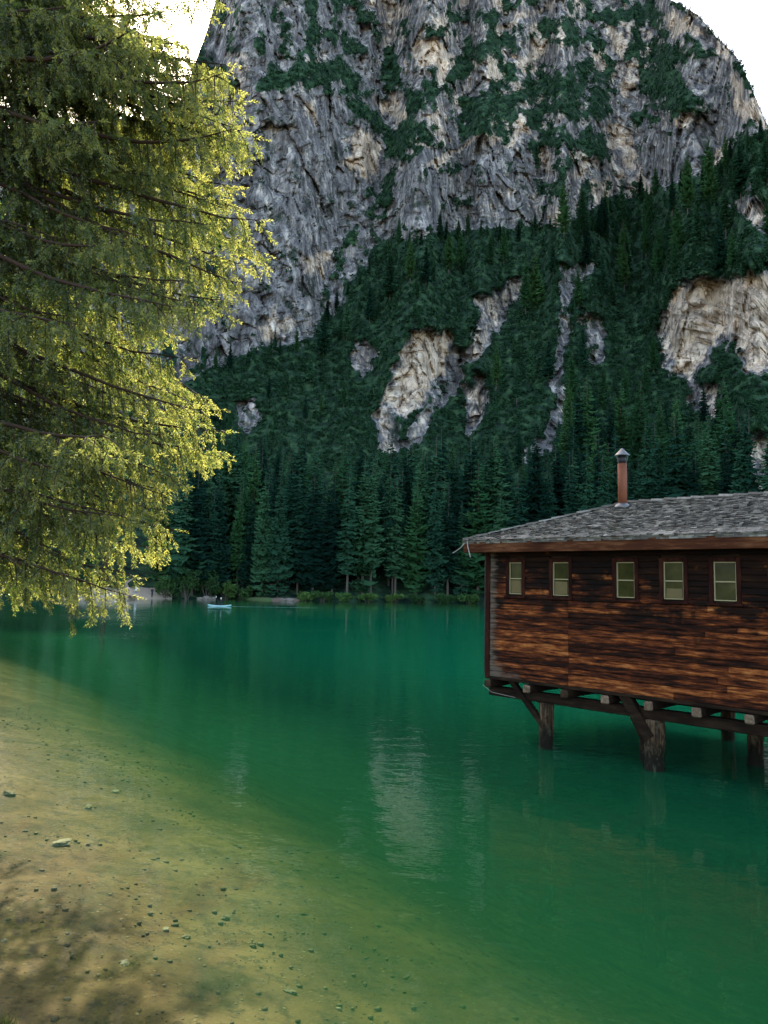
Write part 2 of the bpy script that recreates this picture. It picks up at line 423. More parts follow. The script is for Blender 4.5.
def poly_sd(px, py, poly):
    """signed distance, positive inside"""
    P = np.array(poly, float); n = len(P)
    d = np.full(px.shape, 1e9); ins = np.zeros(px.shape, bool)
    for i in range(n):
        a = P[i]; b = P[(i + 1) % n]; e = b - a
        wx_ = px - a[0]; wy_ = py - a[1]
        tt = np.clip((wx_ * e[0] + wy_ * e[1]) / (e @ e), 0, 1)
        d = np.minimum(d, np.hypot(wx_ - tt * e[0], wy_ - tt * e[1]))
        c = (a[1] > py) != (b[1] > py)
        ins ^= c & (px < (b[0] - a[0]) * (py - a[1]) / (b[1] - a[1] + 1e-12) + a[0])
    return np.where(ins, d, -d)

# skyline, in pixels, turned into azimuth -> elevation; steep left drop shaped to let sun onto the shallows
SKY = [(-700, 420), (-400, 380), (-150, 190), (0, 132), (60, 126), (120, 120), (150, 122), (168, 108), (182, 100), (196, 60), (208, 26), (217, -6), (230, -42), (245, -66), (270, -80), (330, -130), (420, -150), (520, -120),
       (600, -55), (645, -18), (668, -2), (692, 12), (715, 34), (735, 56), (750, 84), (764, 118), (772, 128), (800, 175), (850, 250), (950, 330), (1300, 420)]
sk = []
for (x, y) in SKY:
    d = ray(x, y); sk.append((math.atan2(d[0], d[1]), math.atan2(d[2], math.hypot(d[0], d[1]))))
sk = np.array(sk)
az = np.concatenate([np.linspace(-1.5, -.62, 60, endpoint=False), np.linspace(-.62, .56, 640), np.linspace(.56, 1.5, 60)[1:]])
NR = 500
tt = np.linspace(0, 1, NR)
el_top = np.interp(az, sk[:, 0], sk[:, 1])
el_top = np.where(az < sk[0, 0], sk[0, 1], np.where(az > sk[-1, 0], sk[-1, 1], el_top))
jag =   .0045 * fbm(xyz(az * 34, az * 0), 6, 61, .6)
el_top = el_top + jag
R0 = shore_r(az) - 1.0
el_b = -np.arctan((H + .5) / R0)
EL = el_b[None, :] + (el_top - el_b)[None, :] * tt[:, None]
AZ = np.broadcast_to(az[None, :], EL.shape)
d3 = np.stack([np.sin(AZ) * np.cos(EL), np.cos(AZ) * np.cos(EL), np.sin(EL)], -1)
ff = np.maximum(d3 @ FW, .05)
PX = 384 + F * (d3 @ RT) / ff; PY = 512 - F * (d3 @ UP) / ff
q = xyz(PX, PY)
wxn = 9 * fbm(q / 34., 4, 21) + 3 * fbm(q / 7., 2, 22); wyn = 11 * fbm(q / 34., 4, 23) + 4 * fbm(q / 7., 2, 24)
PXw = PX + wxn; PYw = PY + wyn
above = np.interp(PXw, RAMP[:, 0], RAMP[:, 1]) - PYw         # >0 on the upper mountain
up = sstep(-6, 10, above)
mott = .5 + .5 * fbm(q / np.array([13., 17., 1.]), 5, 31, .65) * 1.7
rock = up * np.clip(.55 + (mott - .5) * 1.1 + .03 * (PXw < 400), 0, 1)
tanw = up * (.10 + .24 * sstep(370, 430, PXw) + .38 * sstep(.02, .42, fbm(q / np.array([20., 32., 1.]), 4, 41)))
for w, tn, poly in PATCH:
    sd = poly_sd(PXw, PYw, poly)
    sd = sd + (3.0 if sum(p_[1] for p_ in poly) / len(poly) > 260 else .8)
    sd = sd + 5.0 * fbm(q / np.array([5., 8., 1.]), 4, 88, .6)
    k = sstep(-2.5, 2.5, sd)
    val = w * (1 - .55 * (1 - .6 * tn) * sstep(.12, .42, fbm(q / np.array([9., 12., 1.]), 5, 77, .6)))
    rock = np.maximum(rock * (1 - k * .0), k * val)
    kt = sstep(-5, 6, sd - 2.5 + 8.0 * fbm(q / np.array([8., 16., 1.]), 4, 91, .6))
    tanw = np.maximum(tanw * (1 - .8 * k), kt * tn)
for poly in SCRUB:
    k = sstep(-7, 9, poly_sd(PXw, PYw, poly))
    rock = rock * (1 - .46 * k)
below = 1 - sstep(-240, -190, above)
rock = np.clip(rock, 0, 1)
tanw = np.clip(tanw, 0, 1)
# profile: steep where it is bare rock, gentler where scrub holds
def blur(A, n):
    for _ in range(n):
        A = A.copy()
        A[:, 1:-1] = (A[:, :-2] + 2 * A[:, 1:-1] + A[:, 2:]) / 4
    return A
rb = blur(rock, 6)
te = np.tan(np.maximum(EL, 0))
inv = (1 - sstep(.25, .7, rb)) / (.62 + .15 * te) + sstep(.25, .7, rb) / 3.4
# talus floor under the forest
flat = 1 - sstep(.015, .06, EL)
inv = inv * (1 - flat) + flat * (1 / .40)
lnr = np.zeros_like(EL)
de = np.diff(EL, axis=0) / np.cos(EL[1:]) ** 2
lnr[1:] = np.cumsum(.5 * (inv[1:] + inv[:-1]) * de, axis=0)
lnr = blur(lnr, 90)
RR = R0[None, :] * np.exp(lnr)
Pm = np.stack([RR * np.sin(AZ), RR * np.cos(AZ), H + RR * np.tan(EL)], -1)
hgt = np.clip((Pm[..., 2] - 4) / 25, 0, 1)
def ridged(p, o, sd_): return 1 - 2 * np.abs(fbm(p, o, sd_))
lay = (Pm[..., 2] + .35 * Pm[..., 0] + 9 * fbm(Pm / 40., 3, 58)) / 11.0
ter = lay - np.floor(lay)
ter = np.where(ter < .78, ter / .78, (1 - ter) / .22)
Pw = Pm + np.stack([3.0 * fbm(Pm / 9., 3, 71), 3.0 * fbm(Pm / 9., 3, 72), 4.0 * fbm(Pm / 11., 3, 73)], -1)
Pw = Pw + np.array([0, 0, .5]) * Pm[..., :1]
w1_, e1_ = worley(Pw / np.array([13., 13., 22.]), 5)
w2_, e2_ = worley(Pw / np.array([4.6, 4.6, 8.5]), 15)
blocks = 4.6 * w1_ + 1.9 * w2_ + 1.6 * np.exp(-e1_ * 14) + .7 * np.exp(-e2_ * 9)
rough = rb * (blocks + 1.0 * ter + 4.0 * ridged(Pm / np.array([9, 9, 50.]), 3, 57) * .4 + 5.0 * np.abs(fbm(Pm / np.array([26, 26, 70.]), 4, 51)) * 2 + 1.6 * fbm(Pm / np.array([6, 6, 30.]), 3, 52) + .6 * fbm(Pm / np.array([2.4, 2.4, 5.]), 2, 53))
bush = (1 - rb) * (5.0 * fbm(Pm / 28., 3, 54) + 1.9 * fbm(Pm / 5.5, 3, 55) + .9 * fbm(Pm / 2.2, 2, 56))
RR = RR + (rough + bush) * hgt
Pm = np.stack([RR * np.sin(AZ), RR * np.cos(AZ), H + RR * np.tan(EL)], -1)
TERR = Pm
# far side of the ridge, so that the mountain is a body
back = []
for k, (dr, fz) in enumerate([(14, .985), (60, .9), (200, .6), (480, .25), (800, 0.0)]):
    b = Pm[-1].copy(); rr = RR[-1] + dr
    b[:, 0] = rr * np.sin(az); b[:, 1] = rr * np.cos(az); b[:, 2] = (Pm[-1][:, 2]) * fz - (1 if fz == 0 else 0)
    back.append(b)
Vm = np.concatenate([Pm] + [b[None] for b in back], 0)
nrow = Vm.shape[0]
pad = lambda A: np.concatenate([A, np.repeat(A[-1:], nrow - NR, 0)], 0).ravel()
mountain = mesh_np('mountain', Vm.reshape(-1, 3), grid_faces(len(az), nrow), M_MOUNT, smooth=False, attrs={'rock': pad(rock), 'tan': pad(tanw)})
tag(mountain, kind='structure')
print('mountain r', RR[-1].min(), RR[-1].max(), 'top z', Pm[-1][:, 2].max())

def terr(px, py):
    """ground point of the mountain seen at a pixel, and how bare the rock is there"""
    d = ray(px, py); a = math.atan2(d[0], d[1]); e = math.atan2(d[2], math.hypot(d[0], d[1]))
    j = int(np.clip(np.searchsorted(az, a), 1, len(az) - 1))
    t_ = (e - el_b[j]) / (el_top[j] - el_b[j])
    if t_ < 0 or t_ > 1: return None, 1
    i = int(np.clip(t_ * (NR - 1), 0, NR - 1))
    return TERR[i, j], rock[i, j]

# ------------------------------------------------------------------ far spruces
def spruce_mesh(seed, whorls=38, rmax=.135, low=.08, per=10, droop=.35, ragged=.35, sparse=0.0):
    r = np.random.default_rng(seed)
    V = []; Q = []; n = 0
    hs = low + (1 - low) * np.linspace(0, 1, whorls) ** .92
    for h in hs:
        if h < low + .12 and r.random() < .3: continue
        prof = (1 - h) ** .78 * min(1, .45 + 3.2 * (h - low))
        for b in range(per if h < .85 else 5):
            if r.random() < sparse: continue
            a = r.uniform(0, 2 * np.pi)
            R = rmax * prof * r.uniform(1 - ragged, 1 + ragged * .6) + .006
            dirv = np.array([np.cos(a), np.sin(a), 0]); side = np.array([-np.sin(a), np.cos(a), 0])
            z0 = h + r.uniform(-.012, .012); ns = 4
            ts = np.linspace(.05, 1, ns + 1)
            w0 = R * r.uniform(.26, .40)
            for k, t in enumerate(ts):
                c = dirv * R * t + np.array([0, 0, z0 - R * droop * (t ** 1.3) * 1.6 + R * .30 * t ** 4])
                w = w0 * (1 - .75 * t) * (1.35 if k % 2 else .65) * (.4 if k == 0 else 1)
                hang = np.array([0, 0, -w * r.uniform(.5, 1.1)])
                V += [c, c + side * w + hang, c - side * w + hang]
            for k in range(ns):
                o = n + 3 * k
                Q += [[o, o + 3, o + 4, o + 1], [o, o + 2, o + 5, o + 3]]
            n += 3 * (ns + 1)
    # leader
    return np.array(V), np.array(Q)
def trunk_arrays(lean=0.0):
    mb = MB()
    zs = np.linspace(-.02, .97, 7)
    mb.tube(np.stack([lean * zs ** 2, 0 * zs, zs], 1), .0085 * (1 - zs) ** 1.1 + .0006, 6)
    return mb
protos = []
kinds = [('spruce', 1, dict()), ('spruce', 2, dict(rmax=.155, whorls=34, ragged=.5)), ('spruce', 3, dict(rmax=.125, low=.14, per=9)),
         ('spruce', 4, dict(rmax=.14, low=.05, per=11, droop=.25)), ('spruce', 5, dict(rmax=.125, low=.2, sparse=.15, ragged=.5)),
         ('larch', 6, dict(rmax=.14, low=.16, whorls=30, droop=.12, per=9)), ('larch', 7, dict(rmax=.16, low=.05, whorls=28, droop=.15, per=9))]
HIDE = np.array([0, 0, -500.0])
for kd, sd, kw in kinds:
    V, Q = spruce_mesh(sd, **kw)
    me_crown = mesh_np('crown', V, Q, M_SPRUCE if kd == 'spruce' else M_LARCH)
    me_trunk = trunk_arrays(rng.uniform(-.01, .02)).build('trunk', M_BARK_FAR)
    d1, d2 = me_crown.data, me_trunk.data
    bpy.data.objects.remove(me_crown); bpy.data.objects.remove(me_trunk)
    protos.append((kd, d1, d2, V, Q))
ORD = ['first', 'second', 'third', 'fourth', 'fifth', 'sixth', 'seventh', 'eighth', 'ninth', 'tenth', 'eleventh', 'twelfth', 'thirteenth', 'fourteenth',
       'fifteenth', 'sixteenth', 'seventeenth', 'eighteenth', 'nineteenth', 'twentieth', 'twenty-first', 'twenty-second', 'twenty-third', 'twenty-fourth', 'twenty-fifth',
       'twenty-sixth', 'twenty-seventh', 'twenty-eighth', 'twenty-ninth', 'thirtieth']
tree_specs = []      # (px, row key, point, height, proto)
def row(key, x0, x1, step, y, yj, hpx, hj, larch=.1, maxrock=.55):
    x = x0
    while x < x1:
        xx = x + rng.uniform(-.4, .4) * step
        yy = (np.interp(xx, *zip(*y)) if isinstance(y, list) else y) + rng.uniform(-yj, yj)
        p, rk = terr(xx, yy)
        if p is not None and key in ('upper_edge', 'ramp', 'midslope'):
            _, rk2 = terr(xx, yy - .75 * hpx)
            if rk2 > .5 and yy > np.interp(xx, RAMP[:, 0], RAMP[:, 1]) + 60: rk = 1
        if xx > 728 and key in ('upper', 'upper_edge', 'fourth'): p = None
        if p is not None and rk < maxrock:
            dist = np.linalg.norm(p - CAM)
            hh = hpx * rng.uniform(1 - hj, 1 + hj * .7) * dist / F
            pr = int(rng.integers(5, 7)) if rng.random() < larch else int(rng.integers(0, 5))
            tree_specs.append((xx, key, p, hh, pr))
        x += step * rng.uniform(.7, 1.3)
# rows: photo pixel of the foot, pixel height
row('water', 178, 500, 15, 595, 2.0, 128, .22, .05)
row('water', -20, 100, 26, 585, 4.0, 100, .2, .05)
row('second', 160, 800, 15, 580, 5, 140, .2, .12)
row('third', 190, 800, 15, [(190, 560), (380, 562), (800, 556)], 6, 122, .25, .15)
row('fourth', 200, 800, 16, [(200, 530), (380, 540), (800, 530)], 7, 92, .25, .12)
row('upper', 205, 800, 16, [(205, 500), (330, 512), (480, 510), (600, 494), (800, 480)], 8, 60, .3, .3)
row('upper_edge', 225, 800, 17, [(225, 470), (330, 486), (480, 484), (600, 455), (800, 445)], 8, 42, .3, .15)
row('larches', 566, 728, 13, [(566, 486), (640, 492), (770, 486)], 5, 98, .25, .8)
row('larches', 575, 720, 22, [(575, 440), (720, 445)], 8, 58, .3, .6)
row('ramp', 330, 770, 21, [(330, 352), (400, 290), (480, 268), (560, 268), (640, 262), (770, 235)], 9, 46, .35, .5)
row('rampb', 500, 770, 18, [(500, 312), (560, 312), (640, 282), (770, 268)], 8, 52, .3, .45)
row('midslope', 480, 700, 20, [(480, 395), (700, 390)], 28, 46, .3, .4)
row('midslope', 215, 372, 13, [(215, 425), (300, 405), (372, 400)], 20, 33, .35, .25)
row('edge', 205, 770, 13, [(205, 372), (300, 350), (350, 296), (392, 244), (480, 240), (540, 236), (590, 220), (640, 198), (700, 182), (768, 140)], 5, 27, .4, .35)
row('terrace', 560, 770, 17, [(560, 240), (640, 228), (700, 212), (770, 188)], 6, 52, .35, .5)
COLS = [(-50, 100, 'behind the pale beach'), (100, 215, 'between the beach and the kayak'), (215, 300, 'between the kayak and the orange shrub'),
        (300, 372, 'left of the pale lower cliff'), (372, 490, 'below the pale lower cliff'), (490, 568, 'left of the scree gully'),
        (568, 624, 'left of the stovepipe'), (624, 690, 'right of the stovepipe'), (690, 850, 'below the large tan cliff')]
ROWN = {'water': 'waterline row', 'second': 'second row', 'third': 'third row', 'fourth': 'fourth row', 'upper': 'upper forest', 'upper_edge': 'forest top edge',
        'edge': 'upper cliff foot', 'larches': 'light larch stand', 'ramp': 'green ramp', 'rampb': 'lower ramp', 'midslope': 'mid slope', 'terrace': 'high terrace'}
groups = {}
for sp in tree_specs:
    col = next((c[2] for c in COLS if c[0] <= sp[0] < c[1]), None)
    if col is None: continue
    if sp[1] in ('ramp', 'rampb', 'terrace', 'midslope'):
        col = col.replace('below the pale lower cliff', 'above the pale lower cliff').replace('left of the pale lower cliff', 'by the grey left face').replace('below the large', 'above the large')
    groups.setdefault((sp[1], col), []).append(sp)
ntree = 0
for (rk_, col), L in groups.items():
    L.sort(key=lambda s: s[0])
    hm = np.median([s[3] for s in L])
    for i, (xx, key, p, hh, pr) in enumerate(L):
        kd, dc, dt, _, _ = protos[pr]
        e = empty(f'{kd}_tree', (p[0], p[1], p[2] - .3), rng.uniform(0, 6.28))
        w = rng.uniform(.85, 1.25) * hh
        e.scale = (w, w, hh)
        for nm, dd in (('trunk', dt), ('crown', dc)):
            o = bpy.data.objects.new(nm, dd); COL.objects.link(o); o.parent = e
        adj = ('dark green' if kd == 'spruce' else 'light green')
        tag(e, f"{adj} {kd}, {ROWN[rk_]} {col}, {ORD[min(i, 29)]} from left", 'tree', 'conifers on the far shore and slope')
        ntree += 1
print('individual conifers', ntree)

# the rest of the wood: small trees and dwarf pine that nobody could count
def scatter_forest():
    VV = []; QQ = []; n = 0
    V0 = [spruce_mesh(s, whorls=12, per=5, rmax=.13, low=.05, ragged=.4) for s in (11, 12, 13)]
    c = 0
    for _ in range(9000):
        x = rng.uniform(150, 800); y = rng.uniform(-5, 480)
        p, rk = terr(x, y)
        if p is None or rk > .42: continue
        lim = np.interp(x, RAMP[:, 0], RAMP[:, 1])
        if y < lim - 8 and rng.random() > .30: continue
        dist = np.linalg.norm(p - CAM)
        hpx = rng.uniform(4, 11) if y < lim else rng.uniform(6, 22)
        if terr(x, y - .8 * hpx)[1] > .5 and y > lim + 60: continue
        hh = hpx * dist / F
        V, Q = V0[rng.integers(0, 3)]
        a = rng.uniform(0, 6.28); w = hh * rng.uniform(1.0, 1.7)
        Rm = np.array([[np.cos(a), -np.sin(a), 0], [np.sin(a), np.cos(a), 0], [0, 0, 1]])
        VV.append((V * [w, w, hh]) @ Rm.T + p - [0, 0, .3]); QQ.append(Q + n); n += len(V); c += 1
        if c > 2600: break
    for j in range(0, len(az)):
        p = TERR[-2, j]; xx, yy = proj(p)
        if 560 < xx < 800 and rng.random() < .75:
            V, Q = V0[rng.integers(0, 3)]; hh = rng.uniform(2.5, 8.5) * np.linalg.norm(p - CAM) / F; w = hh * rng.uniform(1.3, 2.4)
            VV.append(V * [w, w, hh] + p - [0, 0, .6]); QQ.append(Q + n); n += len(V); c += 1
    o = mesh_np('distant_forest', np.vstack(VV), np.vstack(QQ), M_SPRUCE)
    tag(o, 'small dark conifers scattered over the green ledges of the mountain', 'forest', kind='stuff')
    print('stuff trees', c)
scatter_forest()
def leaf_cloud(centers, radii, per, size, seed=0):
    """loose small leaf faces filling ellipsoids"""
    r = np.random.default_rng(seed); V = []
    for c, rad in zip(centers, radii):
        n = per
        u = r.normal(size=(n, 3)); u /= np.linalg.norm(u, axis=1)[:, None]
        pts = np.asarray(c) + u * (r.uniform(.35, 1, (n, 1)) ** .5) * np.asarray(rad)
        a = r.normal(size=(n, 3)); a /= np.linalg.norm(a, axis=1)[:, None]
        b = np.cross(a, r.normal(size=(n, 3))); b /= np.linalg.norm(b, axis=1)[:, None]
        s = size * r.uniform(.6, 1.4, (n, 1))
        V.append(np.stack([pts - a * s, pts + b * s * .55, pts + a * s, pts - b * s * .55], 1).reshape(-1, 3))
    V = np.vstack(V)
    return V, np.arange(len(V)).reshape(-1, 4)
def scatter_scrub():
    C = []; R = []
    for _ in range(16000):
        x = rng.uniform(190, 800); y = rng.uniform(-20, 470)
        p, rk = terr(x, y)
        if p is None or rk > .5: continue
        d = np.linalg.norm(p - CAM); s = rng.uniform(1.2, 3.2) * d / F
        C.append(p + [0, 0, s * .3]); R.append((s * 1.1, s * 1.1, s * .8))
        if len(C) > 9000: break
    V, Q = leaf_cloud(C, R, 18, .42, 3)
    o = mesh_np('mountain_scrub', V, Q, M_SCRUB)
    tag(o, 'dwarf pine scrub covering the gentler slopes between the cliffs', 'scrub', kind='stuff')
scatter_scrub()

# ------------------------------------------------------------------ the boathouse
P1 = on_z(546, 748)
UH = np.array([1, -1, 0]) / 2 ** .5; NH = np.array([1, 1, 0]) / 2 ** .5
p0 = P1 - NH * .2
K = hit_plane(488, 675, p0, NH); K[2] = 0
house = empty('boathouse', K, -math.pi / 4, label='brown timber boathouse on wooden posts in the lake with a grey shingle roof', cat='boathouse')
def hloc(x, y, off=0):
    qv = hit_plane(x, y, K + NH * off, NH) - K
    return qv @ UH, qv[2]
LEN, DEP, ZB, ZE, ZR = 11.0, 4.8, 1.44, 4.46, 5.53
def mat_planks():
    t = NT('weathered_brown_planks')
    ob = t.coord('Object'); a = t.attr('tone')
    sx = t.n('SeparateXYZ', Vector=ob)
    g1 = t.noise(t.mapped((1.0, 1, 8)), 2.2, 8, .66, .2)
    g2 = t.noise(t.mapped((1.6, 1, 42)), 2.0, 5, .7)
    g3 = t.noise(t.mapped((.8, 1, 1.5)), 1.9, 6, .66)
    mixv = t.math('ADD', t.math('MULTIPLY', g1, .82), t.math('MULTIPLY', a, .18))
    c = t.ramp(mixv, [(.40, (.010, .0035, .002)), (.48, (.052, .013, .005)), (.55, (.13, .034, .010)), (.62, (.29, .088, .023)), (.72, (.46, .21, .075))])
    # dark stains in broad patches; the boards also darken towards the eave
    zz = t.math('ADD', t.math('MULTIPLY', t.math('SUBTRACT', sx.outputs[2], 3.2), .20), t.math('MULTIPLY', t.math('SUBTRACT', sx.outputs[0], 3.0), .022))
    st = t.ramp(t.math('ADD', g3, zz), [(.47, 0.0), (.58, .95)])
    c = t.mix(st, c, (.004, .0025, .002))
    # silver weathering at the lower left corner
    wl = t.math('ADD', t.math('MULTIPLY', sx.outputs[0], -.55), t.math('MULTIPLY', t.math('SUBTRACT', 2.15, sx.outputs[2]), .85))
    wl = t.math('ADD', wl, t.math('MULTIPLY', t.math('SUBTRACT', g3, .5), 1.0))
    wl2 = t.math('SUBTRACT', .55, t.math('MULTIPLY', sx.outputs[0], 1.7))
    wl = t.math('MAXIMUM', wl, t.math('ADD', wl2, t.math('MULTIPLY', t.math('SUBTRACT', g1, .5), 1.2)))
    grey = t.ramp(g2, [(.3, (.05, .04, .032)), (.6, (.16, .13, .10)), (.8, (.27, .23, .19))])
    c = t.mix(t.ramp(wl, [(.05, 0.0), (.35, .85)]), c, grey)
    c = t.mix(t.ramp(g2, [(.30, .8), (.44, 0.0)]), c, (.012, .007, .005))
    h = t.math('ADD', t.math('MULTIPLY', g2, .7), t.math('MULTIPLY', g1, .6))
    return t.princ(c, t.ramp(g1, [(.3, .65), (.7, .85)]), t.bump(h, .8, .02), 0, .10)
M_PLANK = mat_planks()
def mat_wood(name, cols, stretch=(1, 8, 8), rough=.8, spec=.08):
    t = NT(name); v = t.mapped(stretch)
    n = t.noise(v, 2.4, 6, .65, .3); n2 = t.noise(t.coord('Object'), 1.3, 3, .5)
    c = t.ramp(t.math('ADD', t.math('MULTIPLY', n, .7), t.math('MULTIPLY', n2, .3)), list(zip((.32, .5, .68), cols)))
    return t.princ(c, rough, t.bump(n, .7, .015), 0, spec)
M_FASCIA = mat_wood('red_brown_fascia', [(.02, .006, .004), (.065, .022, .010), (.17, .075, .033)], (.7, 5, 6))
M_TRIM = mat_wood('dark_red_window_casing', [(.006, .002, .0015), (.022, .006, .004), (.055, .018, .010)], (3, 3, 1))
M_BEAM = mat_wood('dark_beam', [(.005, .003, .002), (.015, .009, .0055), (.04, .024, .014)], (.8, 6, 6))
def mat_post():
    t = NT('wet_weathered_post'); ob = t.coord('Object')
    n = t.noise(t.mapped((7, 7, .7)), 2.4, 7, .68, .3)
    c = t.ramp(n, [(.34, (.007, .004, .0025)), (.5, (.045, .027, .015)), (.64, (.16, .105, .06)), (.75, (.26, .19, .12))])
    z = t.n('SeparateXYZ', Vector=ob).outputs[2]
    wet = t.math('ADD', t.math('MULTIPLY', z, 1.0), t.math('MULTIPLY', t.math('SUBTRACT', t.noise(t.mapped((5, 5, 2)), 1.6, 5, .65), .5), 1.1))
    c = t.mix(t.ramp(wet, [(.30, .93), (.55, 0.0)]), c, (.006, .0065, .004))
    c = t.mix(t.ramp(t.noise(t.mapped((6, 6, 3)), 1.5, 4, .6), [(.55, 0.0), (.66, .6)]), c, (.10, .095, .06))
    return t.princ(c, .75, t.bump(n, .9, .03), 0, .12)
M_POST = mat_post()
M_OLDEND = mat_wood('dark_cut_wood', [(.006, .0035, .002), (.036, .021, .012), (.12, .078, .043)], (7, 7, .7))
M_END = mat_wood('pale_cut_wood', [(.05, .032, .02), (.16, .11, .072), (.30, .23, .165)], (6, 6, 6))
def mat_shingle():
    t = NT('grey_split_shingles'); a = t.attr('tone')
    n = t.noise(t.mapped((9, 1.2, 1.2)), 2.0, 5, .7); n2 = t.noise(t.coord('Object'), 1.1, 4, .6)
    f = t.math('ADD', t.math('MULTIPLY', a, .5), t.math('ADD', t.math('MULTIPLY', n, .35), t.math('MULTIPLY', n2, .2)))
    c = t.ramp(f, [(.28, (.022, .020, .017)), (.45, (.065, .060, .051)), (.62, (.11, .102, .086)), (.8, (.27, .252, .215))])
    c = t.mix(t.ramp(t.noise(t.coord('Object'), 2.6, 5, .65), [(.58, 0.0), (.7, .55)]), c, (.07, .075, .04))
    return t.princ(c, .8, t.bump(n, .7, .02), 0, .3)
M_SHING = mat_shingle()
def mat_glass():
    t = NT('old_window_glass')
    p = t.n('BsdfPrincipled', Base__Color=(.30, .33, .17), Roughness=.22); t.set(p.inputs['Specular IOR Level'], .12)
    n = t.noise(t.coord('Object'), 2.2, 3, .6)
    c = t.ramp(n, [(.35, (.022, .024, .006)), (.6, (.045, .046, .012)), (.75, (.09, .075, .028))])
    t.set(p.inputs['Base Color'], c)
    t.set(p.inputs['Normal'], t.bump(t.noise(t.coord('Object'), 5, 2), .06, .05))
    return t.done(p)
M_GLASS = mat_glass()
M_SASH = simple('white_window_bar', (.30, .26, .14), .6, .12, 9, .1)
M_IRON = simple('rusty_stovepipe', (.19, .062, .028), .7, .5, 4, .3, 0.2, .4, (2, 2, .7))
M_ZINC = simple('zinc_cowl', (.16, .16, .16), .45, .2, 6, .1, .7)
M_DARKM = simple('dark_metal', (.03, .03, .032), .5, .2, 6, .1, .5)
M_WIRE = simple('pale_cable', (.30, .29, .27), .5, .1, 5, .0)

WIN = []
for w in [(510, 562, 522.5, 595), (553.5, 562, 569.5, 597), (617, 562, 635.5, 598.5), (664, 562, 684.5, 600), (714, 563, 737.5, 601.5)]:
    x0, z1 = hloc(w[0], w[1]); x1, z0 = hloc(w[2], w[3]); WIN.append((x0, x1, z0, z1))
WIN += [(WIN[-1][1] + .62 + k * .98, WIN[-1][1] + .62 + k * .98 + .38, 3.34, 4.06) for k in range(4)]
WIN = [(a, b, 3.34, 4.06) for a, b, _, _ in WIN]
# front wall of boards, with real openings
mb = MB(); ph = .118; z = ZB; row_i = 0
CAS = .085
while z < ZE - .02:
    z1 = min(z + ph * rng.uniform(.9, 1.1), ZE)
    segs = [(0.0, LEN)]
    for (a, b, c, d) in WIN:
        if z1 > c - CAS and z < d + CAS:
            new = []
            for (s0, s1) in segs:
                if s0 < a - CAS + .02 and s1 > b + CAS - .02: new += [(s0, a - CAS + .02), (b + CAS - .02, s1)]
                else: new.append((s0, s1))
            segs = new
    joints = sorted([2.14 + rng.uniform(-.004, .004)] + [j + rng.uniform(-.9, .9) for j in (5.2, 8.2)])
    out = []
    for (s0, s1) in segs:
        cur = s0
        for j in joints:
            if cur + .12 < j < s1 - .12: out.append((cur, j - .0025)); cur = j + .0025
        out.append((cur, s1))
    for (s0, s1) in out:
        off = rng.uniform(-.007, .007); tone = rng.uniform(0, 1)
        nseg = max(1, int((s1 - s0) / .5)); xs = np.linspace(s0, s1, nseg + 1)
        wob = rng.uniform(-.004, .004, nseg + 1)
        pr = [(.0, .006), (-.024, .0), (-.034, .018), (-.030, z1 - z - .010), (-.014, z1 - z - .003), (.0, z1 - z)]
        V = []
        for xk, wk in zip(xs, wob):
            for (yy, zz) in pr: V.append((xk, yy + off, z + zz + wk))
        m = len(pr); Q = []
        for k in range(nseg):
            for j in range(m - 1): Q.append([k * m + j, (k + 1) * m + j, (k + 1) * m + j + 1, k * m + j + 1])
        e0 = list(range(m)); e1 = [nseg * m + j for j in range(m)]
        T = [[e0[0], e0[j + 1], e0[j]] for j in range(1, m - 1)] + [[e1[0], e1[j], e1[j + 1]] for j in range(1, m - 1)]
        mb.add(V, Q, T, tone)
    z = z1
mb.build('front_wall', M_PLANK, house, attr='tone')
# inner lining and the other three walls
mb = MB()
xs = [0.0] + sum([[a, b] for a, b, _, _ in WIN], []) + [LEN]
for k in range(0, len(xs), 2): mb.box((xs[k] if k else .05, .012, ZB), (xs[k + 1], .07, ZE))
for (a, b, c, d) in WIN:
    mb.box((a, .012, ZB), (b, .07, c - .002)); mb.box((a, .012, d + .002), (b, .07, ZE))
mb.build('wall_lining', M_BEAM, house)
for nm, lo, hi, ax in (('end_wall', (.0, .01, ZB), (.05, DEP, ZE), 1), ('end_wall', (LEN - .05, .075, ZB), (LEN, DEP, ZE), 1), ('back_wall', (.055, DEP - .05, ZB), (LEN - .055, DEP, ZE), 0)):
    mb = MB(); z = lo[2]
    while z < hi[2] - .02:
        z1 = min(z + ph, hi[2]); mb.box((lo[0], lo[1], z + .002), (hi[0], hi[1], z1), .004, val=rng.random()); z = z1
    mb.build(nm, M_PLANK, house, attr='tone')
mb = MB(); mb.box((.06, .08, ZB - .02), (LEN - .06, DEP - .06, ZB + .06)); mb.build('floor', M_BEAM, house)
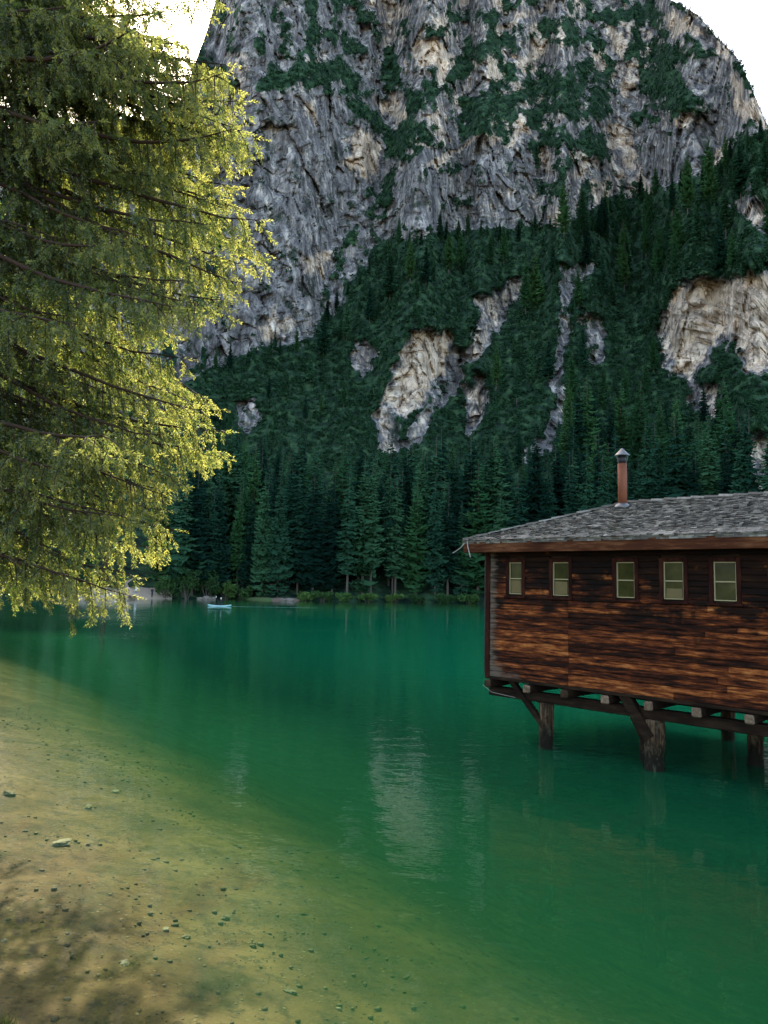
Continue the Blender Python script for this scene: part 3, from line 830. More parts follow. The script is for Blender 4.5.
# windows
for i, (a, b, c, d) in enumerate(WIN):
    mb = MB(); y0 = -.055; y1 = .01
    mb.bevel_box((a - CAS, y0, c - CAS), (a - .003, y1, d + CAS), .006, .003)
    mb.bevel_box((b + .003, y0, c - CAS), (b + CAS, y1, d + CAS), .006, .003)
    mb.bevel_box((a - .001, y0 - .003, d + .003), (b + .001, y1, d + CAS - .003), .006, .002)
    mb.bevel_box((a - CAS - .03, y0 - .03, c - CAS - .004), (b + CAS + .03, y1, c - .045), .006, .002)
    w = mb.build('window', M_TRIM, house)
    mb = MB(); s = .018
    mb.box((a, -.02, c), (a + s, .012, d)); mb.box((b - s, -.02, c), (b, .012, d))
    mb.box((a + s + .001, -.02, d - s), (b - s - .001, .012, d)); mb.box((a + s + .001, -.02, c), (b - s - .001, .012, c + s))
    zm = c + (d - c) * .49
    mb.box((a + s + .001, -.016, zm - .011), (b - s - .001, .010, zm + .011))
    mb.build('sash', M_SASH, w)
    mb = MB(); mb.box((a + s, 0.013, c + s * .2), (b - s, .017, d - s * .2)); mb.build('pane', M_GLASS, w)
    if i in (0, 1, 3):
        mb = MB(); mb.box((a + .04, -.006, c + .03), (b - .04, .003, zm - .05 - .1 * (i == 3)), .01)
        # a pale board leaning behind the lower light is seen through the pane
        mb.build('curtain', simple(f'cream_curtain', (.13, .10, .042), .9, .15, 8, .1), w)
# corner boards
mb = MB(); mb.bevel_box((-.05, -.06, ZB - .06), (.075, .0, ZE - .02), .008, .003); mb.bevel_box((-.055, .004, ZB - .06), (-.004, .1, ZE - .02), .006); mb.build('corner_board', M_TRIM, house)
mb = MB(); mb.tube([(-.085, -.02, ZE - .02), (-.085, -.02, ZB + .3), (-.08, -.02, ZB)], .013, 6); mb.build('cable', M_DARKM, house)
# skirt board at the foot of the wall
mb = MB(); mb.bevel_box((.08, -.05, ZB - .07), (LEN, .02, ZB - .004), .01, .004); mb.build('sill_board', M_BEAM, house)
# joists with pale cut ends
JX = [.13] + [1.20 + .925 * k for k in range(0, 11)]
for k, x in enumerate(JX):
    mb = MB(); hw = .085 * rng.uniform(.9, 1.1); zt = ZB - .075
    mb.bevel_box((x - hw, -.16 + rng.uniform(-.03, .03), zt - 2 * hw), (x + hw, DEP, zt), .014, .006)
    j = mb.build('joist', M_BEAM, house)
    mb = MB(); yy = -.20 + rng.uniform(-.02, .02)
    hw *= 1.02
    mb.bevel_box((x - hw, yy - .015, zt - 2 * hw + .002), (x + hw, yy + .05, zt - .001), .022, .012)
    mb.build('joist_end', M_END if k not in (0, 2) else M_OLDEND, j)
# long beams under the joists
for y in (.2, 2.4, 4.5):
    mb = MB(); mb.bevel_box((-.05, y - .11, ZB - .46), (LEN, y + .11, ZB - .255), .015, .004); mb.build('floor_beam', M_BEAM, house)
# posts
def post(x, y, r, mat=M_POST):
    mb = MB(); zs = np.concatenate([np.linspace(-3.6, -.1, 5), np.linspace(.0, ZB - .46, 14)])
    rr = r * (1 + .10 * vnoise(xyz(zs * 3, zs * 0 + x, zs * 0 + y), 3)) * np.where(zs < .35, .96, 1.0)
    mb.tube(np.stack([x + .012 * np.sin(zs * 2), y + 0 * zs, zs], 1), rr, 14, rough=.06)
    return mb.build('post', mat, house, smooth=True)
px1, _ = hloc(546, 744, .2); px2, _ = hloc(654, 760, .2)
post(px1, .2, .165); post(px2, .2, .20); post(px2 + (px2 - px1), .2, .17); post(px2 + 2 * (px2 - px1), .2, .17)
for (pxx, yy, r) in ((755, 2.2, .155), (728, 4.3, .155), (642.5, .75, .07)):
    x, _ = hloc(pxx, 742, yy); post(x, yy, r)
x, _ = hloc(755, 742, 2.2); post(x + 2.5, 2.2, .16); x, _ = hloc(728, 742, 4.3); post(x + 2.5, 4.3, .16)
# diagonal braces
for (xa, ya, xb, yb, r) in ((512, 681, 545, 727, .06), (628, 698, 652, 738, .105), (636, 722, 645, 742, .05)):
    x0, z0 = hloc(xa, ya, .1); x1, z1 = hloc(xb, yb, .1)
    d = np.array([x1 - x0, 0, z1 - z0]); L = np.linalg.norm(d)
    mb = MB()
    Mx = Matrix.Translation((x0, .10, z0)) @ Matrix.Rotation(-math.atan2(d[2], d[0]), 4, 'Y')
    mb.box((-.12, -.06 - (r > .08) * .06, -r), (L, .05, r), .006, Mx); mb.build('brace', M_BEAM, house)
# roof: hip at the lake end, shingles laid in courses
OV = .42
E0 = -OV; yF, yB = -.45, DEP + .45
HX = 2.28
zr = ZR; ze = 4.54
def shingles(mb, A, B, C_, D_, course=.11, wmin=.04, wmax=.15):
    """quad/triangle slope: eave A->B, top D_->C_ ; courses run parallel to the eave"""
    A, B, C_, D_ = [np.array(v, float) for v in (A, B, C_, D_)]
    nrm = np.cross(B - A, D_ - A); nrm /= np.linalg.norm(nrm)
    if nrm[2] < 0: nrm = -nrm
    ud = (B - A) / np.linalg.norm(B - A)
    sl = np.cross(nrm, ud); sl = sl if sl[2] > 0 else -sl
    h = (D_ - A) @ sl; nrows = int(h / course)
    for k in range(nrows + 1):
        v0 = k * h / (nrows + 1); f0 = v0 / h
        l = A + (D_ - A) * f0; r_ = B + (C_ - B) * f0
        length = (r_ - l) @ ud; x = 0.0
        while x < length - .02:
            w = rng.uniform(wmin, wmax); w = min(w, length - x)
            ln = course * rng.uniform(1.7, 2.1); th = rng.uniform(.014, .036)
            if v0 + ln > h + .02: ln = h + .02 - v0
            base = l + ud * x
            dv = rng.uniform(-.045, .03); lift = rng.uniform(0, .016); tw = rng.uniform(-.006, .006)
            if k == 0: dv = rng.uniform(-.035, .01)
            def P(a, b, c): return base + ud * a + sl * (b + dv) + nrm * c
            g = .004
            V = [P(g, 0, lift + .012), P(w - g, 0, lift + .012 + tw), P(w - g, ln, 0.004), P(g, ln, .004),
                 P(g, 0, lift + .012 + th), P(w - g, 0, lift + .012 + th + tw), P(w - g, ln, .010), P(g, ln, .010)]
            mb.add(V, [[0, 3, 2, 1], [4, 5, 6, 7], [0, 1, 5, 4], [1, 2, 6, 5], [2, 3, 7, 6], [3, 0, 4, 7]], val=rng.random())
            x += w
LX = LEN + OV
mb = MB()
cF0, cF1, cB0, cB1 = (E0, yF, ze), (LX, yF, ze), (E0, yB, ze), (LX, yB, ze)
R0_, R1_ = (HX, DEP / 2, zr), (LEN - HX, DEP / 2, zr)
shingles(mb, cF0, cF1, R1_, R0_); shingles(mb, cB0, cB1, R1_, R0_, wmax=.5, wmin=.3)
shingles(mb, cB0, cF0, R0_, R0_); shingles(mb, cB1, cF1, R1_, R1_, wmax=.5, wmin=.3)
# thick doubled layers of shingles along the eave
for (p, q_) in ((cF0, cF1), (cB0, cF0)):
    p = np.array(p); q_ = np.array(q_); u_ = (q_ - p) / np.linalg.norm(q_ - p); Lh = np.linalg.norm(q_ - p)
    inn = np.array([-u_[1], u_[0], 0])
    if (np.array([LEN / 2, DEP / 2, 0]) - p) @ inn < 0: inn = -inn
    for lay_ in range(3):
        x = 0.0
        while x < Lh - .02:
            w = min(rng.uniform(.06, .2), Lh - x); o_ = p + u_ * x - inn * rng.uniform(-.01, .03) + np.array([0, 0, -.055 + .032 * lay_])
            A_, B_ = o_, o_ + u_ * (w - .004); dz = np.array([0, 0, .03]); di = inn * .3 + np.array([0, 0, .1])
            mb.add([A_, B_, B_ + di, A_ + di, A_ + dz, B_ + dz, B_ + di + dz, A_ + di + dz], [[0, 3, 2, 1], [4, 5, 6, 7], [0, 1, 5, 4], [1, 2, 6, 5], [2, 3, 7, 6], [3, 0, 4, 7]], val=rng.uniform(.35, 1))
            x += w
# ridge and hip boards
for a, b in ((R0_, R1_), (cF0, R0_), (cB0, R0_), (cF1, R1_), (cB1, R1_)):
    a = np.array(a); b = np.array(b); L = np.linalg.norm(b - a); n = int(L / .3)
    for k in range(n):
        pa = a + (b - a) * k / n; pb = a + (b - a) * min(1, (k + 1.25) / n)
        mb.tube([pa + [0, 0, .035 + .008 * (k % 2)], pb + [0, 0, .02]], [.055, .045], 5, val=rng.uniform(.5, 1))
roof = mb.build('roof', M_SHING, house, attr='tone')
mb = MB()
pts = [(E0 + .03, yF + .03, ze - .01), (LX - .03, yF + .03, ze - .01), (LX - .03, yB - .03, ze - .01), (E0 + .03, yB - .03, ze - .01), (HX, DEP / 2, zr - .02), (LEN - HX, DEP / 2, zr - .02)]
mb.add(pts, [[0, 1, 5, 4], [2, 3, 4, 5], [3, 2, 1, 0]], [[0, 4, 3], [1, 2, 5]])
mb.build('roof_deck', M_BEAM, roof)
mb = MB()
for (lo, hi) in (((E0 + .005, yF, 4.28), (LX, yF + .05, ze - .012)), ((E0 + .005, yB - .05, 4.28), (LX, yB, ze - .012)),
                 ((E0, yF + .052, 4.283), (E0 + .05, yB - .052, ze - .012)), ((LX - .05, yF + .052, 4.283), (LX - .003, yB - .052, ze - .012))):
    mb.bevel_box(lo, hi, .008)
mb.build('fascia', M_FASCIA, house)
mb = MB()
for k in range(12): mb.box((E0 + .2 + k, yF + .06, 4.33), (E0 + .30 + k, .4, 4.44))
mb.build('rafter_tail', M_BEAM, house)
# stovepipe
cx, cz = hloc(622.5, 506, 2.05)
cy = 2.05; zb = 5.35
_, ztop = hloc(622, 452, 2.05)
mb = MB(); mb.tube([(cx, cy, zb), (cx + .004, cy, zb + .6), (cx, cy, ztop - .28)], .105, 18); ch = mb.build('stovepipe', M_IRON, house, smooth=True)
mb = MB(); mb.tube([(cx, cy, ztop - .28), (cx, cy, ztop - .10)], .088, 18); mb.build('pipe_throat', M_DARKM, ch, smooth=True)
mb = MB(); mb.tube([(cx, cy, ztop - .09), (cx, cy, ztop - .075), (cx, cy, ztop + .09)], [.175, .17, .012], 20)
for k in range(3):
    a = k * 2.1; mb.tube([(cx + .095 * math.cos(a), cy + .095 * math.sin(a), ztop - .30), (cx + .15 * math.cos(a), cy + .15 * math.sin(a), ztop - .085)], .008, 5)
mb.build('cowl', M_ZINC, ch)
mb = MB(); mb.tube([(cx, cy, zb + .04), (cx, cy, zb + .10), (cx, cy, zb + .16)], [.22, .18, .112], 18); mb.build('flashing', M_ZINC, ch, smooth=True)
# loose ends of wire at the eave corner and under the floor
mb = MB()
mb.tube([(E0 + .06, yF - .02, 4.50), (E0 - .02, yF - .06, 4.40), (E0 - .12, yF - .08, 4.33), (E0 - .24, yF - .09, 4.27)], .012, 5)
mb.build('loose_wire', M_WIRE, house); mb = MB()
mb.tube([(E0 + .14, yF - .02, 4.6), (E0 + .17, yF - .035, 4.42), (E0 + .22, yF - .04, 4.28), (E0 + .26, yF - .04, 4.17)], .013, 5)
mb.build('loose_wire', M_WIRE, house); mb = MB()
mb.tube([(0, -.2, ZB - .2), (.3, -.25, ZB - .33), (.9, -.2, ZB - .38)], .004, 5)
mb.build('loose_wire', M_WIRE, house)

# ------------------------------------------------------------------ the big spruce at the left
def mat_near_needles():
    t = NT('sunlit_spruce_needles')
    a = t.attr('tone'); ob = t.coord('Object')
    n = t.noise(ob, .9, 4, .6)
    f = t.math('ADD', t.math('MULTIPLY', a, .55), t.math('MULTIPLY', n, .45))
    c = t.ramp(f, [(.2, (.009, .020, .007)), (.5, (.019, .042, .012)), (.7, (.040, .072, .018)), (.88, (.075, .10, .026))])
    tc = t.ramp(f, [(.22, (.025, .055, .009)), (.5, (.13, .19, .026)), (.78, (.48, .46, .09))])  # lighter new growth at tips; the crown's shaded core is painted into the tone
    d = t.n('BsdfDiffuse', Color=c); tr = t.n('BsdfTranslucent', Color=tc)
    m1 = t.n('MixShader', i0=.55, i1=d, i2=tr)
    g = t.n('BsdfGlossy', Color=(.8, .85, .7), Roughness=.45)
    return t.done(t.n('MixShader', i0=.05, i1=m1, i2=g))
M_NEAR = mat_near_needles()
M_BARK = simple('brown_bark', (.040, .025, .017), .9, .45, 9, .8, 0, .2, (1, 1, .4))
def near_tree():
    r = np.random.default_rng(21)
    tx, ty = -8.3, 12.4
    zg = -float(depth_fn(np.array([tx]), np.array([ty]))[0])
    root = empty('spruce_tree', (tx, ty, zg - .05), label='large sunlit spruce in front, its drooping yellow-green boughs hanging over the water', cat='tree')
    tb = MB()
    zs = np.linspace(-.3, 22, 16)
    tb.tube(np.stack([.08 * np.sin(zs * .3), .06 * np.cos(zs * .4), zs], 1), np.where(zs < .3, .44, .34) * (1 - zs / 23.5) ** .8 + .012, 14, rough=.05)
    OP = []; OD = []; OL = []; OT = []
    ztip_k = [1.6, 2.8, 3.5, 4.2, 5.0, 6.0, 7.0, 8.0, 9.2, 10.4, 11.5, 12.7, 13.5, 16, 22]
    len_k = [2.2, 3.3, 4.4, 5.4, 5.6, 6.5, 5.9, 5.7, 6.2, 6.5, 5.9, 6.1, 4.7, 4.2, .6]
    limbs = []
    for ztip in np.arange(3.15, 21, .21):
        for rep in range(2 if ztip < 14 else 1):
            front = r.random() < .8
            phi = np.clip(r.normal(.12, .5), -.55, 1.4) if front else r.uniform(.9, 5.4)
            L = np.interp(ztip, ztip_k, len_k) * (r.uniform(.74, 1.04) if rep else r.uniform(.5, 1.0))
            if not front: L *= .75
            limbs.append((ztip, phi, L))
    for k in range(16):
        limbs.append((r.uniform(10.6, 13.1), r.normal(.12, .25), r.uniform(4.6, 5.7)))
    for (ztip, phi, L) in limbs:
        drop = L * r.uniform(.34, .58)
        z0 = min(ztip + drop, 21.5) - zg
        dv = np.array([math.cos(phi), math.sin(phi), 0]); sd = np.array([-dv[1], dv[0], 0])
        t = np.linspace(0, 1, 11)
        bow = r.normal(0, .06) * L
        pts = dv * (L * t)[:, None] + sd * (bow * np.sin(t * 3) * t)[:, None]
        pts[:, 2] = z0 - drop * (1.25 * t - .25 * t ** 2) + .10 * L * t ** 3 * r.uniform(.3, 1.1)
        pts[1:, :] += r.normal(0, .018, (10, 3))
        tb.tube(pts, .055 * (L / 5.5) * (1 - t) ** .8 + .006, 6, cap=False)
        n2 = int(L / .155)
        for k in range(n2):
            tk = .12 + .88 * (k + r.uniform(0, .9)) / n2
            if tk < .3 and r.random() < .2: continue
            i = min(int(tk * 10), 9); fr = tk * 10 - i
            p = pts[i] * (1 - fr) + pts[i + 1] * fr
            fwd = pts[min(i + 1, 10)] - pts[i]; fwd /= np.linalg.norm(fwd)
            s = 1 if k % 2 else -1
            l2 = (.30 + .95 * (1 - tk) ** .7) * r.uniform(.6, 1.15) * min(1, L / 4)
            an = math.radians(r.uniform(35, 70))
            d2 = fwd * math.cos(an) + sd * s * math.sin(an) + np.array([0, 0, r.uniform(-.45, .05)])
            if r.random() < .45:
                d2 = fwd * r.uniform(.1, .5) + sd * s * r.uniform(.0, .45) + np.array([0, 0, -1.0]); l2 *= r.uniform(.55, .95)
            d2 /= np.linalg.norm(d2)
            m = 5; tt_ = np.linspace(0, 1, m)
            c2 = p + d2 * (l2 * tt_)[:, None]; c2[:, 2] -= .38 * l2 * tt_ ** 1.8
            tb.tube(c2, .010 * (1 - tt_) + .003, 3, cap=False)
            n3 = max(3, int(l2 / .045))
            for j in range(n3):
                u = (j + r.uniform(0, 1)) / n3
                ii = min(int(u * (m - 1)), m - 2); f2 = u * (m - 1) - ii
                o = c2[ii] * (1 - f2) + c2[ii + 1] * f2
                f3 = c2[ii + 1] - c2[ii]; f3 = f3 / np.linalg.norm(f3)
                s3 = np.cross(f3, [0, 0, 1.0]); s3 /= np.linalg.norm(s3) + 1e-9
                mode = r.random()
                if mode < .5: d3_ = f3 * .6 + s3 * r.choice([-1, 1]) * .7 + np.array([0, 0, r.uniform(-.75, .1)])
                else: d3_ = f3 * .2 + s3 * r.normal(0, .35) + np.array([0, 0, -1.0])
                d3_ /= np.linalg.norm(d3_)
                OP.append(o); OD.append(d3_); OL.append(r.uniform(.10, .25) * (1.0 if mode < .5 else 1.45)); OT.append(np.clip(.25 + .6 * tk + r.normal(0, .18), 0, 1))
            OP.append(c2[-1]); OD.append(d2); OL.append(r.uniform(.12, .22)); OT.append(.9)
        OP.append(pts[-1]); OD.append(fwd); OL.append(.28); OT.append(1.0)
    OP = np.array(OP); OD = np.array(OD); OL = np.array(OL); OT = np.array(OT)
    N = len(OP); print('sprigs', N)
    A = np.cross(OD, r.normal(size=(N, 3))); A /= np.linalg.norm(A, axis=1)[:, None]; B = np.cross(OD, A)
    VV = []; tone = []
    NL = 13
    for k in range(NL):
        u = (k + .3) / NL
        an = k * 2.4 + r.uniform(0, .6, N)
        out = A * np.cos(an)[:, None] + B * np.sin(an)[:, None]
        base = OP + OD * (OL * u)[:, None]
        ln = (.080 * (1 - .35 * u) * r.uniform(.75, 1.25, N))[:, None]
        dd = OD * .72 + out * .62
        wv = np.cross(dd, r.normal(size=(N, 3))); wv /= np.linalg.norm(wv, axis=1)[:, None]
        wv *= .0112
        tip = base + dd * ln
        mid = base + dd * ln * .45
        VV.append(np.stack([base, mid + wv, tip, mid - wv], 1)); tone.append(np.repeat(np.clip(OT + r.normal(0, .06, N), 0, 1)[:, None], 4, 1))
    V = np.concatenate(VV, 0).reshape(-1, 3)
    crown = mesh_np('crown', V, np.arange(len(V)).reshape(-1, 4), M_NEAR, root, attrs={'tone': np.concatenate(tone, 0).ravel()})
    tb.build('trunk', M_BARK, root, smooth=True)
near_tree()

# ------------------------------------------------------------------ far shore: beach, banks, shrubs
def shore_patch(name, px0, px1, up_px, mat, kind, slope=.10, n=40):
    """a bank that lies on the far shore between two image columns"""
    xs = np.linspace(px0, px1, n); rows = 10; V = []
    for j in range(rows):
        for i, x in enumerate(xs):
            f = j / (rows - 1); e = math.sin(math.pi * i / (n - 1)) ** .5
            base = on_z(x, 598); a = math.atan2(base[0], base[1])
            r0 = float(shore_r(np.array([a]))[0]) - 1.6 - .9 * e
            r = r0 + f * up_px
            z = -.25 + (.34 + .14 * e) * min(1, f * 5) + f * up_px * slope + .08 * vnoise(np.array([x * .3, f * 6, 1.0]), 4)
            V.append((r * math.sin(a), r * math.cos(a), z))
    o = mesh_np(name, V, grid_faces(n, rows), mat, smooth=True)
    tag(o, kind=kind); return o
M_BEACH = simple('pale_gravel_beach', (.33, .27, .20), .95, .3, 1.2, .5)
M_DIRT = simple('brown_bank_soil', (.14, .10, .075), .95, .4, 1.5, .6)
M_MEADOW = simple('shore_grass', (.07, .11, .035), .95, .3, 2.0, .6)
shore_patch('beach', 60, 172, 15, M_BEACH, 'structure', .2)
shore_patch('grass_bank', 246, 276, 4, M_MEADOW, 'structure', .04)
shore_patch('shore', 270, 302, 3, M_DIRT, 'structure', .05)
# the pale path that climbs from the beach
pts = [(122, 597), (119, 592), (116, 587), (118, 582), (124, 577), (131, 572)]
V = []
for k0, (x, y) in enumerate(pts):
    b = on_z(x, 598); a = math.atan2(b[0], b[1]); r = float(shore_r(np.array([a]))[0]) - .5 + k0 * 2.4
    w = (2.6, 2.3, 1.7, 1.3, 1.1, .9)[k0]
    for k in range(7):
        V.append((r * math.sin(a) + w * (k / 3 - 1) * (1 + .2 * rng.random()), r * math.cos(a), .34 + .62 * k0 + .12 * rng.random()))
o = mesh_np('path', V, grid_faces(7, len(pts)), M_BEACH, smooth=True); tag(o, kind='structure')

M_BUSH = mat_leaf('shore_shrub_leaves', [(.03, .075, .03), (.05, .11, .038), (.07, .15, .045), (.10, .18, .05)], (.10, .2, .05), .3)
M_ORANGE = mat_leaf('orange_shrub_leaves', [(.20, .06, .02), (.30, .09, .03), (.36, .12, .04), (.42, .16, .05)], (.4, .13, .04), .3)
M_PINK = mat_leaf('reddish_shrub_leaves', [(.16, .05, .04), (.22, .07, .05), (.26, .09, .06), (.3, .12, .08)], (.3, .1, .08), .3)
def shrub(px, py, wpx, hpx, mat, label, seed, group=None):
    p, _ = terr(px, py)
    if p is None or py > 594:
        b_ = on_z(px, 598); a_ = math.atan2(b_[0], b_[1]); r_ = float(shore_r(np.array([a_]))[0]) - .8; p = np.array([r_ * math.sin(a_), r_ * math.cos(a_), .05])
    d = np.linalg.norm(p - CAM); w = wpx * d / F / 2; h = hpx * d / F
    r = np.random.default_rng(seed)
    e = empty('shrub', (p[0], p[1], max(p[2], 0)), label=label, cat='shrub', group=group)
    C = []; R = []
    for k in range(12):
        C.append((r.uniform(-.7, .7) * w, r.uniform(-.5, .5) * w, h * r.uniform(.25, .75))); s = r.uniform(.25, .45)
        R.append((w * s, w * s, h * s * .8))
    V, Q = leaf_cloud(C, R, 90, .20, seed)
    V[:, 2] = np.maximum(V[:, 2], -.1)
    mesh_np('crown', V, Q, mat, e)
    mb = MB()
    for c in C[:6]: mb.tube([(c[0] * .15, c[1] * .15, -.2), (c[0] * .6, c[1] * .6, c[2] * .6), c], [.06, .04, .02], 5)
    mb.build('trunk', M_BARK_FAR, e)
shrub(166, 597, 26, 24, M_BUSH, 'round dark green shrub beside the right end of the beach', 1)
shrub(186, 598, 26, 30, M_BUSH, 'tall green shrub on the shore left of the kayak', 2)
shrub(207, 596, 26, 30, M_BUSH, 'bright green shrub on the rocky point behind the kayak', 3)
shrub(196, 580, 10, 12, M_PINK, 'small reddish shrub above the rocky point', 4)
shrub(226, 597, 26, 18, M_BUSH, 'low spreading shrub just right of the kayak', 5)
shrub(242, 597, 24, 14, M_BUSH, 'low dark shrub next to the strip of shore grass', 6)
shrub(266, 590, 12, 7, M_ORANGE, 'small orange shrub glowing under the dark conifers', 7)
shrub(118, 590, 14, 12, M_BUSH, 'small green shrub at the foot of the pale path', 8)
for k, x in enumerate((305, 322, 345, 368, 395, 420, 445, 468)):
    shrub(x, 599, 22, rng.uniform(6, 11), M_BUSH, f"low shoreline shrub right of the orange shrub, {ORD[k]} along the waterline", 20 + k, 'low shrubs along the far waterline')
for k, (x, y) in enumerate(((18, 592), (45, 594), (70, 590))):
    shrub(x, y, 34, 26, M_BUSH, f"leafy shrub behind the hanging boughs, {ORD[k]} from the lake's left edge", 40 + k, 'shrubs behind the hanging boughs')
# one trunk on the beach with bared roots
def beach_tree():
    p, _ = terr(103, 586)
    p = p + [0, 0, .3]
    e = empty('spruce_tree', p, label='dark trunk with bared roots standing at the back of the beach', cat='tree')
    mb = MB(); zs = np.linspace(-.3, 21, 14)
    mb.tube(np.stack([.02 * zs, 0 * zs, zs], 1), np.where(zs < .6, .85, .52) * (1 - zs / 24) + .02, 10, rough=.06)
    for a in np.arange(0, 6.2, .62):
        L = rng.uniform(2, 4)
        t = np.linspace(0, 1, 6)
        mb.tube(np.stack([math.cos(a) * L * t, math.sin(a) * L * t - .6 * t, .5 - .9 * t + .12 * np.sin(t * 9 + a)], 1), .22 * (1 - t) + .04, 6)
    mb.build('trunk', M_BARK, e, smooth=True)
    V, Q = spruce_mesh(33, low=.3, rmax=.16)
    mesh_np('crown', V * 22, Q, M_SPRUCE, e)
beach_tree()
# rocks and drift logs on the point behind the kayak
M_ROCK = simple('grey_shore_rock', (.17, .15, .125), .9, .35, 3, .7)
for k, (x, s, lab) in enumerate(((200, .5, 'flat grey rock at the left of the rocky point'), (207, .7, 'pale rock at the middle of the rocky point behind the kayak'),
                                 (213, .5, 'small dark rock between the pale rock and the low shrub'), (290, .7, 'brownish rock on the bare bank right of the shore grass'),
                                 (283, .5, 'small stone beside the brownish rock on the bare bank'))):
    b = on_z(x, 598); a = math.atan2(b[0], b[1]); r = float(shore_r(np.array([a]))[0]) - 3.0
    mb = MB(); mb.blob((0, 0, .1), (s, s * .7, s * .55), 3, .5, k + 3); o = mb.build('rock', M_ROCK)
    o.location = (r * math.sin(a), r * math.cos(a), 0); tag(o, lab, 'rock')
for k, (x, dx, lab) in enumerate(((88, 5, 'grey driftwood log lying along the beach left of the trunk roots'), (112, -4, 'driftwood log across the foot of the pale path'))):
    b = on_z(x, 598); a = math.atan2(b[0], b[1]); r = float(shore_r(np.array([a]))[0]) + 2
    mb = MB(); t = np.linspace(0, 1, 7); mb.tube(np.stack([dx * t, .4 * np.sin(t * 3), .25 + .15 * t], 1), .2 - .08 * t, 7, rough=.1)
    o = mb.build('driftwood_log', M_BARK_FAR); o.location = (r * math.sin(a), r * math.cos(a), .45); tag(o, lab, 'log')

# ------------------------------------------------------------------ people
M_SKIN = simple('skin', (.42, .25, .18), .6, .1, 8, .05)
def body_mesh(name, joints, edges, radii, mats, zone, sub=2):
    """one continuous skinned body; zone(co) -> material index"""
    me = bpy.data.meshes.new(name); me.from_pydata([Vector(j) for j in joints], edges, []); me.update()
    o = bpy.data.objects.new(name, me); COL.objects.link(o)
    o.modifiers.new('skin', 'SKIN')
    for v, r in zip(me.skin_vertices[0].data, radii): v.radius = (r, r) if not isinstance(r, tuple) else r
    me.skin_vertices[0].data[0].use_root = True
    s = o.modifiers.new('sub', 'SUBSURF'); s.levels = sub; s.render_levels = sub
    bpy.context.view_layer.update()
    ev = o.evaluated_get(bpy.context.evaluated_depsgraph_get())
    m2 = bpy.data.meshes.new_from_object(ev)
    bpy.data.objects.remove(o)
    m2.name = name
    for m in mats: m2.materials.append(m)
    for p in m2.polygons:
        p.use_smooth = True; p.material_index = zone(p.center)
    o = bpy.data.objects.new(name, m2); COL.objects.link(o)
    return o
def head_extras(o, c, hair):
    mb = MB(); mb.blob((c[0], c[1] + .015, c[2] + .035), (.098, .105, .105), 2, .1, 3); mb.build('hair', hair, o)
def stand(px, label, top, legs, hair, stride, face, hgt):
    b = on_z(px, 597); a = math.atan2(b[0], b[1]); r = float(shore_r(np.array([a]))[0]) - 1.1
    s = stride
    J = [(0, 0, .95), (0, 0, 1.18), (0, 0, 1.40), (0, 0, 1.52), (0, -.01, 1.62), (0, -.015, 1.72),
         (-.10, 0, .88), (-.11, -s * .5, .48), (-.11, -s * .4 + .02, .08), (-.11, -s * .4 - .14, .04),
         (.10, 0, .88), (.11, s * .4, .48), (.11, s * .8, .10), (.11, s * .8 - .13, .04),
         (-.19, 0, 1.40), (-.25, .05, 1.12), (-.24, -.08, .90), (-.24, -.13, .82),
         (.19, 0, 1.40), (.25, -.02, 1.12), (.26, -.14, .94), (.26, -.19, .86)]
    E = [(0, 1), (1, 2), (2, 3), (3, 4), (4, 5), (0, 6), (6, 7), (7, 8), (8, 9), (0, 10), (10, 11), (11, 12), (12, 13), (2, 14), (14, 15), (15, 16), (16, 17), (2, 18), (18, 19), (19, 20), (20, 21)]
    Rr = [.13, .125, .135, .055, .085, .07, .095, .07, .05, .04, .095, .07, .05, .04, .06, .045, .035, .03, .06, .045, .035, .03]
    def zone(c):
        if c.z > 1.50: return 0
        if c.z > .93 and not (abs(c.x) > .2 and c.z < 1.05): return 1
        if abs(c.x) > .2: return 0
        return 2
    o = body_mesh('person', J, E, Rr, [M_SKIN, top, legs], zone)
    k = hgt / 1.8
    o.scale = (k, k, k); o.rotation_euler = (0, 0, face)
    o.location = (r * math.sin(a), r * math.cos(a), .16)
    head_extras(o, (0, 0, 1.68), hair)
    tag(o, label, 'person', 'people on the far beach')
M_PINKC = simple('pale_pink_cloth', (.62, .48, .47), .9, .1, 5, .1)
M_WHITEC = simple('white_cloth', (.66, .66, .68), .9, .08, 5, .1)
M_BLUEC = simple('blue_grey_cloth', (.18, .22, .30), .9, .15, 5, .1)
M_NAVY = simple('dark_cloth', (.02, .022, .03), .9, .2, 5, .1)
M_HAIRB = simple('dark_hair', (.03, .02, .015), .7, .2, 20, .2)
M_HAIRF = simple('fair_hair', (.22, .15, .08), .7, .2, 20, .2)
stand(127.5, 'person in pale pink standing on the beach at the water', M_PINKC, M_PINKC, M_HAIRF, .06, .3, 1.85)
stand(135.5, 'person in a pale top and blue-grey trousers beside the one in pink', M_WHITEC, M_BLUEC, M_HAIRB, .16, -.6, 1.95)
stand(152, 'person in dark clothes standing apart near the end of the beach', M_NAVY, M_NAVY, M_HAIRB, .08, .9, 1.55)
